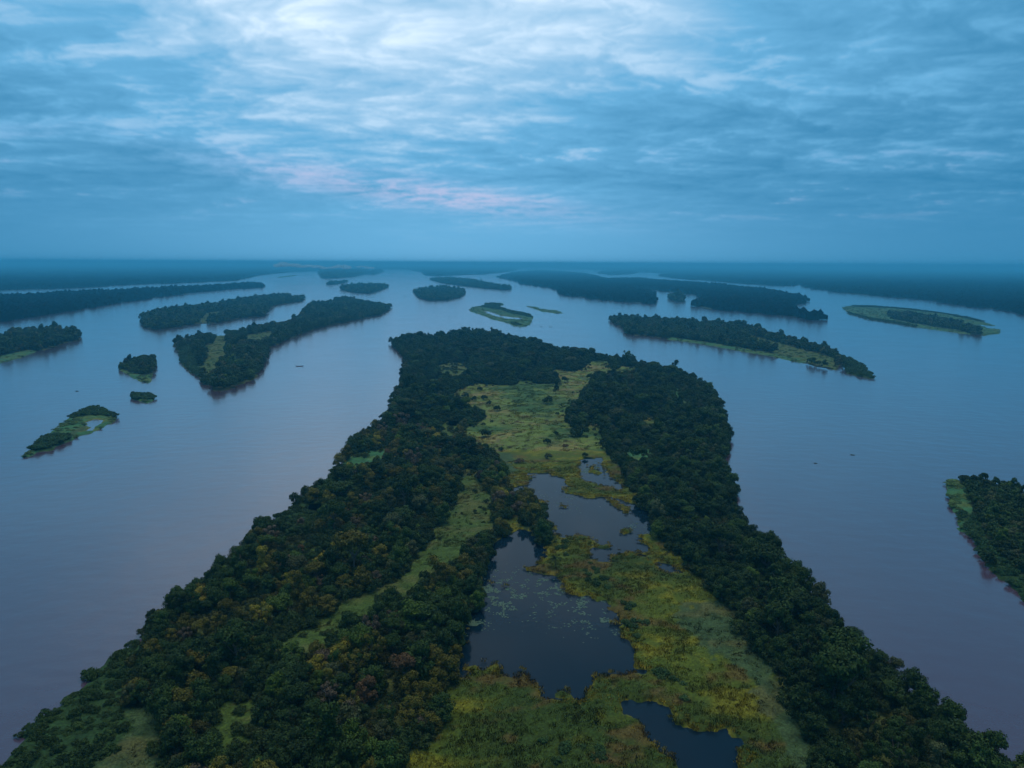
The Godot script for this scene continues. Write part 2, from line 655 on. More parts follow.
func dist_to(p: Vector2, line: PackedVector2Array, closed := true) -> float:
	var best := 1e9
	for i in line.size() - (0 if closed else 1):
		var q := Geometry2D.get_closest_point_to_segment(p, line[i], line[(i + 1) % line.size()])
		best = minf(best, q.distance_squared_to(p))
	return sqrt(best)

func band(a: Array) -> PackedVector2Array:
	# a centre line of x, y, half width in metres -> polygon on the ground
	var l := PackedVector2Array()
	var r := PackedVector2Array()
	var pts := []
	for i in range(0, a.size(), 3):
		pts.append(px(a[i], a[i + 1], 0.0))
	for i in pts.size():
		var d: Vector2 = (pts[mini(i + 1, pts.size() - 1)] - pts[maxi(i - 1, 0)]).normalized().orthogonal() * float(a[i * 3 + 2]) * 0.97
		l.append(pts[i] + d)
		r.append(pts[i] - d)
	r.reverse()
	l.append_array(r)
	return l

# ------------------------------------------------------------------ the scene
func _ready() -> void:
	t0 = Time.get_ticks_msec()
	rng.seed = 20
	eye_basis = Basis(Vector3.RIGHT, deg_to_rad(-PITCH)) * Basis(Vector3.BACK, deg_to_rad(ROLL))
	var cam := Camera3D.new()
	cam.name = "camera"
	cam.fov = rad_to_deg(2.0 * atan(384.0 / FOCAL))
	cam.near = 1.0
	cam.far = 120000.0
	cam.transform = Transform3D(eye_basis, Vector3(0, EYE_Y, 0))
	add_child(cam)

	var env := Environment.new()
	env.background_mode = Environment.BG_SKY
	env.sky = Sky.new()
	env.sky.sky_material = make_sky()
	env.tonemap_mode = Environment.TONE_MAPPER_LINEAR
	env.tonemap_exposure = 1.18
	env.background_energy_multiplier = 1.0
	env.sdfgi_enabled = true
	env.ssao_enabled = true
	env.ssil_enabled = true
	# morning haze, scattering forward as haze does
	env.volumetric_fog_enabled = true
	env.volumetric_fog_density = 0.00018
	env.volumetric_fog_albedo = Color(0.36, 0.83, 1.0)
	env.volumetric_fog_anisotropy = 0.5
	env.volumetric_fog_length = 20000.0
	var we := WorldEnvironment.new()
	we.name = "world_environment"
	we.environment = env
	add_child(we)
	say("sky")

	var sun := DirectionalLight3D.new()
	sun.name = "sun"
	sun.light_energy = 0.50
	sun.light_color = Color(1.0, 0.90, 0.76)
	sun.light_angular_distance = 50.0
	sun.shadow_enabled = true
	sun.rotation_degrees = Vector3(-80, 160, 0)
	add_child(sun)

	for s in [[n_coarse, 1, 0.008, 3], [n_mid, 2, 0.035, 4], [n_fine, 3, 0.16, 4], [n_warp, 4, 0.045, 4]]:
		s[0].seed = s[1]; s[0].frequency = s[2]; s[0].fractal_octaves = s[3]; s[0].noise_type = FastNoiseLite.TYPE_SIMPLEX_SMOOTH
	make_materials()
	build_river()
	build_far_land()
	build_islands()
	build_main_island()
	build_small_things()
	say("done")

func build_river() -> void:
	var m := PlaneMesh.new()
	m.size = Vector2(90000, 60000)
	var o := put("river", m, M.water)
	o.position = Vector3(0, 0, -25000)
	tag(o, "wide muddy river reflecting the overcast dawn sky", "river", "", "structure")

# ------------------------------------------------------------------ far land
func far_forest(p: PackedVector2Array, cell: float, called: String, label: String, limit := 22000.0) -> void:
	var b := box_of(p)
	var places := []
	var tints := []
	var patch_side := cell
	var key := "patch%d" % int(cell)
	if not M.has(key):
		M[key] = canopy_patch(40 + int(cell), patch_side, 12.0 if cell < 70.0 else 13.5)
	var z := -maxf(600.0, -b.end.y)
	z = minf(b.end.y, -600.0)
	var z_end := maxf(b.position.y, -limit)
	while z > z_end:
		var reach := -z * 0.86 + 200.0
		var x := maxf(b.position.x, -reach)
		var x_end := minf(b.end.x, reach)
		while x < x_end:
			var q := Vector2(x + rng.randf_range(-0.2, 0.2) * cell, z + rng.randf_range(-0.2, 0.2) * cell)
			if Geometry2D.is_point_in_polygon(q, p):
				var t := Basis(Vector3.UP, rng.randi() % 4 * PI / 2).scaled(Vector3(1.08, 0.75 + 0.5 * (0.5 + 0.5 * n_coarse.get_noise_2d(q.x * 0.4, q.y * 0.4)) + rng.randf() * 0.12, 1.08))
				places.append(Transform3D(t, Vector3(q.x, 0.6, q.y)))
				var w := 0.5 + 0.5 * n_coarse.get_noise_2d(q.x * 0.25, q.y * 0.25)
				tints.append(Color(0.030, 0.058, 0.024).lerp(Color(0.055, 0.085, 0.032), w))
			x += cell
		z -= cell
	var o := many(called, M[key], M.far_leaf, places, tints)
	tag(o, label, "forest", "", "stuff")

func far_sheet(p: PackedVector2Array, called: String, label: String) -> void:
	var o := put(called, flat_sheet(p, 0.5, Color(0.035, 0.055, 0.026)), M.land)
	tag(o, label, "land", "", "structure")

func build_far_land() -> void:
	# left mainland, from the narrow back channel to the horizon
	var a := poly([-420, 300, 0, 290.5, 43, 289, 57, 288.4, 76, 287.8, 88, 287.2, 111, 285.4, 140, 284.2, 160, 283.6, 200, 282.4, 229, 281, 240, 279, 253, 276.2, 264, 274.6, 288, 272.3, 315, 271.2])
	a.append(px(322, 268.6)); a.append(px(330, 266.5)); a.append(Vector2(-9000, -44000)); a.append(Vector2(-44000, -44000)); a.append(Vector2(-44000, -8000))
	far_sheet(a, "mainland", "hazy flat wooded mainland beyond the narrow back channel")
	far_forest(a, 60.0, "mainland_forest", "blue hazy forest covering the mainland behind the narrow back channel")
	# spit between the back channel and the river
	a = poly3([-420, 345, 0, 0, 321.5, 0, 19.5, 318.5, 0, 39, 315, 0, 58, 312.4, 0, 86, 308, 0, 109, 304, 0, 125, 302, 0, 148, 298.2, 0, 168, 296.3, 0, 195, 292.4, 0, 229, 289.3, 0, 258, 287.8, 0, 262, 286, 0,
		256, 283.5, 10, 239, 283.2, 14, 200, 285.3, 15, 160, 287, 15, 125, 288.8, 15, 88, 290.6, 15, 57, 292, 15, 43, 292.6, 15, 0, 294.5, 15, -420, 306, 15])
	far_sheet(a, "river_spit", "long low wooded spit between the river and a thin back channel")
	far_forest(a, 36.0, "spit_forest", "blue-green forest on the long spit beside the thin back channel")
	# right mainland
	a = poly([1500, 360, 1100, 328, 1024, 313.5, 995, 309.2, 976, 307, 948, 303, 925, 299.6, 901, 298, 878, 296, 851, 294, 829, 290.4, 806, 287.4, 812, 283.5, 800, 284.5, 785, 286, 766, 285.3, 750, 284, 717, 281.4, 678, 278.6, 660, 275.9, 676, 273.8, 650, 272.6, 639, 272.2, 630, 274.2, 612, 275.2, 600, 273.2, 606, 270, 560, 268.4, 540, 267.4])
	a.append(Vector2(2500, -44000)); a.append(Vector2(44000, -44000)); a.append(Vector2(44000, -9000))
	far_sheet(a, "mainland", "flat wooded mainland across the river, dark blue with haze, reaching the horizon")
	far_forest(a, 60.0, "mainland_forest", "dark blue hazy forest on the mainland behind the long grassy island")
	# middle distance, far up the river
	a = poly([428, 275.6, 424, 272.4, 412, 270.4, 449, 269.4, 501, 267.6, 519, 268.6, 511, 271.5, 482, 274.4, 462, 275, 439, 276.2])
	far_sheet(a, "far_island", "thin far island behind the round wooded islet, faded by haze")
	far_forest(a, 60.0, "far_island_forest", "faded forest on the thin far island behind the round wooded islet")
	a = poly([376, 269.4, 366, 268, 392, 266.8, 452, 266.6, 520, 266.9, 548, 267.2, 520, 267.8, 470, 268.4, 420, 269.6])
	far_sheet(a, "far_shore", "farthest strip of wooded shore under the horizon up the river")
	far_forest(a, 60.0, "far_shore_forest", "farthest faded strip of forest under the horizon", 40000.0)
	# the large wooded island cut by an inlet
	a = poly3([498.6, 277.6, 0, 517, 281.2, 0, 521, 284, 0, 537, 286, 0, 552, 287.6, 0, 560, 290.5, 0, 566, 295.8, 0, 580, 297, 0, 595, 299.4, 0, 619, 301.5, 0, 639, 303, 0, 650, 304, 0, 653, 302, 0, 648, 299, 0, 640, 297.6, 0,
		651, 295, 0, 648, 293.4, 0, 626, 290.8, 0, 640, 289.4, 0, 659, 290.4, 0, 674, 292.6, 0, 692, 294.2, 0, 707, 299, 0, 705, 304, 0, 698, 306.3, 0, 706, 309, 0, 721, 310, 0, 737, 311.4, 0, 756, 313, 0, 772, 314.4, 0, 795, 316.8, 0, 819, 320.4, 0, 824.5, 319.4, 0, 820, 318, 4, 808, 315.4, 4, 795, 313, 4, 788, 311, 4, 787, 308.5, 0, 785, 306, 0, 796, 303.5, 0, 802, 301.5, 0, 803, 299, 8, 800, 295.4, 12,
		785, 292.4, 12, 756, 288.4, 12, 717, 284.2, 12, 678, 281.2, 12, 656, 280.0, 12, 639, 278.0, 12, 606, 278.6, 12, 585, 274.5, 0, 560, 272.2, 0, 537, 271.2, 0, 515, 273.2, 0])
	far_sheet(a, "wooded_island", "large wooded island cut by an inlet, blue with haze")
	far_forest(a, 36.0, "wooded_island_forest", "hazy forest covering the large island cut by an inlet")
	say("far land")

# ------------------------------------------------------------------ islands in the river
func scatter(l: Land, spacing: float, only: Array, area := Rect2()) -> Array:
	var out := []
	var b := l.bounds if area.size == Vector2.ZERO else area
	var z := b.position.y
	var row := 0
	while z < b.end.y:
		var x := b.position.x + (spacing * 0.5 if row % 2 else 0.0)
		while x < b.end.x:
			var q := Vector2(x + rng.randf_range(-0.38, 0.38) * spacing, z + rng.randf_range(-0.38, 0.38) * spacing)
			if kind_at(l, q.x, q.y) in only:
				out.append(q)
			x += spacing
		z += spacing * 0.87
		row += 1
	return out

func tree_tint(q: Vector2, warm: float) -> int:
	var a := n_coarse.get_noise_2d(q.x * 2.0, q.y * 2.0) * 0.5 + rng.randf() + warm * 0.18
	if a < 0.38: return 0
	if a < 0.66: return 1
	if a < 0.72: return 7
	if a < 0.86 - warm * 0.06: return 0 if warm < 0.5 or rng.randf() < 0.4 else 3
	if a < 0.93: return 2 if rng.randf() < 0.5 else 1
	if warm < 0.5: return 1 if a < 1.12 else 7
	if a < 1.02: return 3
	if a < 1.10: return 5
	if a < 1.16: return 4
	return 6 if rng.randf() < 0.12 else 3

func island(called: String, label: String, l: Land, res: float, spacing: float, radius: Vector2, forest_label: String, near := false) -> void:
	var o := put(called, land_mesh(l, l.bounds, res, 1.0), M.land)
	tag(o, label, "island", "", "structure")
	var by := {}
	for q in scatter(l, spacing, [FOREST]):
		if near and not on_land(l, q):
			continue
		var r := rng.randf_range(radius.x, radius.y)
		var rise := rng.randf_range(0.8, 1.2)
		if rng.randf() < 0.05:
			r *= 1.25
			rise = 1.4
		var k := rng.randi() % 5
		if not by.has(k):
			by[k] = [[], []]
		by[k][0].append(Transform3D(Basis(Vector3.UP, rng.randf() * TAU).scaled(Vector3(r, r * rise, r)), Vector3(q.x, 0.7 - (r * 0.35 if k == 3 else 0.0), q.y)))
		var c: Color = TINTS[tree_tint(q, 0.45)]
		by[k][1].append(c * rng.randf_range(0.75, 1.6))
	for q in scatter(l, spacing * 0.75, [SCRUB]):
		if near and not on_land(l, q):
			continue
		var r := rng.randf_range(radius.x, radius.y) * 0.6
		if not by.has(9):
			by[9] = [[], []]
		by[9][0].append(Transform3D(Basis(Vector3.UP, rng.randf() * TAU).scaled(Vector3(r, r * rng.randf_range(0.7, 1.2), r)), Vector3(q.x, 0.7, q.y)))
		by[9][1].append(Color(0.030, 0.075, 0.026) * rng.randf_range(0.7, 1.3))
	for q in scatter(l, spacing * 0.7, [SAND, GLADE, REED]):
		var w := n_mid.get_noise_2d(q.x * 1.4 + 60.0, q.y * 1.4) + 0.6 * n_fine.get_noise_2d(q.x, q.y)
		if w < 0.05 or rng.randf() < 0.35:
			continue
		if not by.has(9):
			by[9] = [[], []]
		var r := rng.randf_range(0.8, 1.9)
		by[9][0].append(Transform3D(Basis(Vector3.UP, rng.randf() * TAU).scaled(Vector3(r * 1.5, r * rng.randf_range(0.4, 0.8), r * 1.5)), Vector3(q.x, 0.7, q.y)))
		by[9][1].append(Color(0.034, 0.090, 0.030).lerp(Color(0.070, 0.120, 0.030), rng.randf()) * rng.randf_range(0.7, 1.3))
	if by.is_empty():
		return
	var f := Node3D.new()
	f.name = numbered("island_forest")
	add_child(f)
	tag(f, forest_label, "forest", "", "stuff")
	for k in by:
		var mesh_name: String = ("mid" if near else "low") + ("shrub" if k == 9 else str(k))
		many("trees" if k != 9 else "shrubs", M[mesh_name], M.leaf, by[k][0], by[k][1], f)

func build_islands() -> void:
	for k in 5:
		M["low%d" % k] = crown_mesh(300 + k, 12, 15, 0.24, [5, 5, 5, 5, 5][k])
		M["mid%d" % k] = crown_mesh(320 + k, 15, 44, 0.14, [5, 5, 5, 0, 5][k])
	M.lowshrub = crown_mesh(330, 7, 16, 0.26, 4)
	M.midshrub = crown_mesh(331, 8, 44, 0.16, 4)

	# long island with two glades, bottom left
	var l := land_of(poly3([172, 341, 0, 177, 337, 9, 189, 332.5, 13, 204, 330, 13, 223, 328, 13, 234, 326.5, 13, 248, 325, 13, 265, 320.6, 13, 286, 319, 13, 301, 311.6, 12, 303.5, 306.7, 12, 313, 301, 10, 325, 301, 10, 337, 298, 10, 344, 296, 10, 356, 298, 10, 372, 302, 8, 385, 304.6, 4, 390, 307, 0,
		388, 310.8, 0, 381, 315, 0, 366, 318, 0, 346, 322.6, 0, 327, 326, 0, 309, 331, 0, 294, 337, 0, 282, 343, 0, 268, 348, 0, 267, 352, 4, 262, 361, 5, 255, 372, 5, 245, 378, 4, 233, 385.5, 3, 216, 389, 2, 204, 384.5, 0, 201, 378.5, 0, 189, 372, 0, 182, 363.5, 0, 178, 351.5, 0]), FOREST, [
		[GLADE, poly([216, 328, 227, 328, 227, 354, 217, 370, 206, 376, 199, 366, 206, 352, 200, 345, 212, 340], 5.0)],
		[GLADE, poly([236, 334, 255, 331, 272, 328, 273, 336, 256, 342, 244, 341], 6.0)],
		[SCRUB, poly([176, 349, 190, 345, 196, 358, 200, 372, 206, 384, 196, 378, 184, 366], 1.0)]], 6.0)
	island("long_island", "long wooded island with two pale glades, widening to a rounded wooded end", l, 4.0, 6.6, Vector2(3.2, 5.2), "dark trees covering the long island with two glades", true)
	# island behind it
	l = land_of(poly3([142, 322, 0, 144.5, 313.5, 8, 156, 309.6, 8, 176, 307, 8, 195, 304.7, 8, 219, 302.5, 8, 239, 298, 8, 258, 296, 8, 278, 294, 8, 294, 296, 8, 303, 297.4, 4, 305, 298.4, 0, 301, 301.4, 0, 288, 303.4, 0, 274, 305.4, 0, 267, 311, 0, 264, 316.4, 0, 239, 318.5, 0, 229, 321, 0, 212, 323.6, 0, 200, 323.4, 0, 176, 327.6, 0, 156, 330, 0, 144.5, 327.6, 0]), FOREST, [
		[GLADE, poly([198, 319, 205, 311.5, 224, 309, 218, 317, 204, 322], 5.0)],
		[GLADE, poly([157, 324, 175, 321.6, 176, 324, 160, 327.6], 2.0)]], 6.0)
	island("wooded_island", "low wooded island with a small pale glade, across a narrow channel from the long island", l, 5.0, 7.6, Vector2(3.8, 5.8), "trees on the low island across the narrow channel from the long island")
	# island cut by the frame
	l = land_of(poly3([-130, 352, 6, -60, 338, 8, 0, 335.5, 8, 12, 330, 8, 39, 328, 8, 53, 327, 8, 64, 329, 8, 78, 330, 6, 80, 335, 3, 78, 341, 0, 68, 342, 0, 50, 348.6, 0, 37, 351, 0, 21, 358, 0, 0, 363.2, 0, -60, 377, 0, -120, 378, 0]), FOREST, [
		[SAND, poly([-120, 380, -60, 380, 0, 366, 21, 360, 37, 352, 30, 350, 0, 357, -60, 370], 0.0)]], 4.0)
	island("wooded_island", "dark wooded island with a strip of bright grass along its near bank", l, 4.0, 6.8, Vector2(3.6, 5.8), "tall dark trees on the island with the bright grassy bank", true)
	# the small ones off the long island
	l = land_of(poly3([117.7, 368.5, 0, 120, 364, 4, 127, 360, 6, 135, 357, 6, 144, 354, 6, 152, 355, 6, 156, 358, 4, 155, 363, 3, 153, 371, 1, 149.5, 384, 0, 139.6, 381, 0, 129, 375.5, 0, 121, 370.5, 0]), SAND, [
		[FOREST, poly([119, 367, 127, 360, 136, 356, 145, 353, 157, 357, 154, 371, 145, 373, 133, 372, 125, 368], 3.0)]], 1.5)
	island("grassy_islet", "small triangular islet, dark trees at its blunt end and bright grass at its tip", l, 2.0, 5.0, Vector2(2.4, 3.8), "dark clump of trees on the small triangular islet", true)
	l = land_of(poly3([129, 395.5, 0, 130, 392.4, 4, 137, 390.6, 4, 148, 391.6, 4, 154, 395, 2, 153, 398.6, 1, 149, 404, 0, 141.7, 401.4, 0, 133, 399.4, 0]), SAND, [
		[SCRUB, poly([129, 394, 137, 390, 148, 390, 155, 395, 153, 398, 147, 398.6, 137, 397.6, 130, 396.6], 2.0)]], 1.0)
	island("bushy_islet", "tiny oval islet covered with dark bushes and fringed with grass", l, 1.6, 4.0, Vector2(3.6, 5.4), "dark bushes on the tiny oval islet", true)
	l = land_of(poly3([21, 458.5, 0, 31, 448.5, 0, 41, 437, 2, 44, 434, 2, 52, 432, 1, 60, 424.5, 1, 68, 418, 1, 69, 414.5, 3, 79, 408.5, 4, 87, 404.5, 4, 98, 404.5, 4, 106, 408.5, 4, 114, 412, 3, 118, 416.5, 0, 112, 422.5, 0, 100, 429.5, 0, 89, 434, 0, 77, 435.5, 0, 74, 440.5, 0, 56, 446.5, 0, 52, 450.5, 0, 41, 451.5, 0, 31, 456, 0]), SAND, [
		[SCRUB, poly([68, 417, 70, 411, 80, 406, 90, 403, 100, 404, 117, 412, 118, 416.5, 105, 414, 90, 414, 80, 415.5], 2.0)],
		[SCRUB, poly([31, 449, 42, 438, 50, 433, 65, 435, 74, 439, 60, 445, 50, 450, 42, 449], 2.0)],
		[POND, poly([84, 422, 95, 419, 104, 420, 102.5, 424.5, 96, 427, 91, 431.5, 74, 434, 80, 431, 88, 429, 91, 427, 82, 426.5, 88, 424.5])],
		[REED, poly([68, 436, 72, 432.5, 80, 427.5, 86, 427, 86, 430, 77, 434.6, 70, 439])]], 1.5)
	island("grassy_island", "leaf-shaped grassy island with a pale pool, dark bushes at its blunt end and waist", l, 1.8, 4.0, Vector2(3.4, 5.2), "dark bushes on the leaf-shaped grassy island with a pool", true)
	# round wooded islets up the river
	l = land_of(poly3([413.7, 291.5, 0, 416.6, 289.4, 8, 423, 288.4, 8, 439, 287, 8, 456, 288, 8, 463, 291, 4, 465, 293.4, 0, 460, 297.3, 0, 447, 300.3, 0, 429, 300.6, 0, 419, 297.4, 0]), FOREST, [], 4.0)
	island("round_islet", "oval islet wholly covered with dark trees, alone in mid river", l, 6.0, 8.0, Vector2(4.6, 6.6), "dark trees covering the oval islet alone in mid river")
	l = land_of(poly3([341, 289.4, 0, 343.5, 286, 8, 356, 284.2, 8, 376, 284, 8, 387, 286, 4, 388.5, 287.2, 0, 380, 290.4, 0, 370, 293.6, 0, 360, 293.4, 0, 348, 291.4, 0]), FOREST, [], 4.0)
	island("round_islet", "wedge-shaped wooded islet off the tip of the long island", l, 7.0, 8.6, Vector2(4.8, 7.0), "trees covering the wedge-shaped islet off the tip of the long island")
	l = land_of(poly3([326, 285, 0, 335, 282.6, 4, 348.5, 281.6, 2, 337, 284.2, 0]), FOREST, [], 3.0)
	island("sliver_islet", "thin dark sliver of wooded land beside the wedge-shaped islet", l, 8.0, 10.0, Vector2(5.0, 7.5), "low trees on the thin sliver of land")
	l = land_of(poly3([430, 279.6, 0, 433, 278.4, 10, 449, 277.4, 10, 458, 278.4, 10, 478, 280.4, 10, 486, 282.4, 10, 498, 286, 6, 511, 288.6, 0, 509, 290, 0, 494, 289.2, 0, 478, 287.5, 0, 458, 285.4, 0, 439, 282.4, 0]), FOREST, [], 5.0)
	island("tapering_island", "dark wooded island tapering to a low point, behind the oval islet", l, 8.0, 9.0, Vector2(5.0, 7.4), "trees covering the tapering island behind the oval islet")
	l = land_of(poly3([668, 298.4, 0, 671, 296, 8, 678, 295.5, 8, 684, 300, 0, 682, 302, 0, 674, 301, 0]), FOREST, [], 4.0)
	island("round_islet", "small dark wooded islet in the mouth of the inlet", l, 6.0, 10.0, Vector2(6.0, 9.5), "dark trees on the small islet in the mouth of the inlet")
	l = land_of(poly3([319, 273.4, 0, 325, 271.8, 0, 337, 271.2, 0, 354, 270.4, 0, 366, 271.2, 0, 369, 273.6, 0, 354, 276.6, 0, 337, 278, 0, 323, 278.4, 0]), FOREST, [], 20.0)
	island("far_island", "faint blue wooded island near the horizon under the low white cloud", l, 20.0, 20.0, Vector2(11.0, 15.0), "faint trees on the blue island under the low white cloud")
	l = land_of(poly3([364, 274.2, 0, 381, 271.2, 0, 383, 272, 0, 373, 274.8, 0]), FOREST, [], 10.0)
	island("far_island", "faint sliver of wooded land beside the blue far island", l, 16.0, 18.0, Vector2(9.0, 13.0), "faint trees on the sliver beside the far island")
	l = land_of(poly3([277, 277.2, 0, 295, 274.8, 0, 297, 275.6, 0, 280, 278, 0]), SAND, [], 10.0)
	island("sand_bar", "faint low bar of land between the hazy mainland and the low white cloud", l, 16.0, 18.0, Vector2(9.0, 13.0), "faint tufts of grass on the low bar near the white cloud")
	# grassy island with a pale channel through it
	l = land_of(poly3([469, 309.8, 0, 472, 307, 1, 484, 305.4, 1, 485, 303.2, 2, 494, 302.4, 2, 502, 302.8, 1, 503.5, 304.9, 0, 498, 306.8, 0, 509, 310, 1, 523, 312.2, 2, 530, 314, 2, 533, 317.6, 0, 530, 324.3, 0, 525, 326.8, 0, 515, 326, 0, 505, 322.3, 0, 492, 319.3, 0, 486, 316.8, 0, 478, 313.8, 0, 471, 311.8, 0]), SAND, [
		[POND, poly([483, 310.6, 490, 311.6, 500, 315.4, 512, 317.2, 523, 317.8, 521, 319.6, 508, 319.2, 494, 316, 486, 313.4])],
		[SCRUB, poly([486, 303.4, 500, 303.6, 500, 306, 515, 310.4, 531, 314.8, 532, 318, 524, 316.2, 512, 314, 500, 310, 488, 308, 480, 307.4])],
		[SCRUB, poly([512, 323, 520, 324.6, 521, 326, 513, 325])]], 4.0)
	island("grassy_island", "bright grassy island with a pale channel through it, off the head of the main island", l, 4.0, 7.0, Vector2(3.0, 5.0), "low bushes on the bright grassy island with a pale channel")
	l = land_of(poly([525, 306, 537, 307, 540, 309, 556, 310.6, 563.5, 313.4, 556, 313.4, 541, 311.4, 536, 309.2]), SAND, [], 3.0)
	island("grass_bar", "narrow streak of green grass beside the bright grassy island", l, 4.0, 7.0, Vector2(2.0, 3.0), "tufts of grass on the narrow green streak")
	# right-hand islands
	l = land_of(poly3([609.5, 320, 0, 615.6, 317.8, 4, 633, 315.6, 7, 649, 317.8, 7, 674, 320, 7, 681, 317, 8, 686, 319, 7, 701, 321.6, 7, 717, 320.6, 7, 725, 322, 7, 740, 324, 7, 756, 326.6, 7, 766, 330.6, 7, 780, 334.6, 6, 795, 338.6, 6, 811, 345, 4, 834, 351, 4, 852, 357, 4, 864, 364, 3, 870, 371, 2, 875.5, 379.3, 0,
		864, 377.6, 0, 849, 374, 0, 844.7, 369.6, 0, 846.5, 362, 1, 842, 362, 1, 836, 370.2, 0, 822, 367.5, 0, 805, 363.5, 0, 787, 360, 0, 764, 355, 0, 740, 351.2, 0, 717, 346.6, 0, 696, 343.3, 0, 670, 339.6, 0, 647, 336, 0, 626, 334.5, 0, 623, 328.5, 0, 611, 321.5, 0]), FOREST, [
		[GLADE, poly([748, 332, 782, 341, 817, 350, 838, 356, 832, 361, 805, 354, 778, 347, 750, 340], 5.0)],
		[GLADE, poly([771, 351, 790, 350.5, 806, 357.5, 836, 363, 836, 370, 811, 364, 781, 358], 0.0)],
		[SAND, poly([670, 337.5, 717, 344.2, 764, 352.6, 805, 361, 805, 364, 764, 356, 717, 348, 670, 341])],
		[SCRUB, poly([834, 352, 852, 357, 866, 364, 876, 380, 860, 378, 846, 373, 846, 362, 838, 361])]], 4.0)
	island("slender_island", "slender wooded island with pale grass along its near bank and a notch near its tip", l, 3.6, 6.4, Vector2(3.2, 5.2), "dark trees covering the slender island with the notched tip", true)
	l = land_of(poly3([842.6, 307.6, 0, 849, 305.6, 1, 868, 305.6, 1, 897, 307.6, 1, 917, 309.6, 1, 946, 313.4, 1, 970, 317.8, 1, 983, 321.6, 0, 994.5, 326, 0, 983.6, 325, 0, 976, 324, 0, 987, 328.6, 0, 1000, 329.4, 0, 1000, 334.4, 0, 990, 334, 0, 985, 336, 0, 966, 334, 0, 944, 331, 0, 917, 327.5, 0, 894, 323.5, 0, 868, 319.3, 0, 849, 314, 0]), SAND, [
		[FOREST, poly([888, 314, 909, 313, 937, 318.5, 956, 321.5, 973, 327.5, 985, 335.6, 972, 333.6, 956, 329, 937, 326.6, 913, 322.6, 892, 318.5], 2.0)],
		[SCRUB, poly([850, 305, 897, 307, 946, 313, 984, 321.4, 983, 322.6, 946, 314.6, 897, 308.8, 855, 307])],
		[SCRUB, poly([846, 312, 868, 318, 894, 322, 917, 326, 917, 328, 890, 323.8, 866, 319.6, 848, 314.4])]], 5.0)
	island("grassy_island", "long pale grassy island with a band of dark trees, off the mainland", l, 5.0, 7.0, Vector2(2.8, 4.6), "band of dark trees on the long pale grassy island")
	l = land_of(poly3([948.4, 476.5, 2, 953, 474, 3, 971, 475, 5, 976, 474, 6, 980, 477, 5, 992, 478, 5, 1008, 482, 5, 1024, 486, 5, 1100, 505, 5, 1220, 560, 4, 1260, 700, 0, 1130, 690, 0, 1060, 632, 0, 1024, 599, 1, 1018, 596, 1, 1017, 590, 0, 1008, 583.5, 0, 998, 577, 0, 982.6, 560.5, 0, 971, 540, 0, 960, 529, 0, 955, 513.5, 0, 949.4, 502, 0, 947.4, 492, 0]), FOREST, [
		[SAND, poly([946, 482, 960, 480, 966, 492, 972, 510, 985, 545, 1008, 575, 1030, 592, 1040, 610, 1000, 580, 960, 532, 946, 505])],
		[SCRUB, poly([955, 512, 975, 517, 990, 545, 1020, 575, 1060, 620, 1050, 640, 1010, 590, 970, 545])],
		[POND, poly([960, 496.5, 964, 495.5, 965, 498, 961, 499])],
		[POND, poly([969, 511.5, 975, 511, 976, 514.5, 971, 515])]], 2.0)
	island("bushy_island", "dark bushy island with a bright green grassy edge, across the water from the belt without a track", l, 1.8, 3.6, Vector2(1.7, 3.0), "dense dark bushes covering the island with a bright green edge", true)
	say("islands")

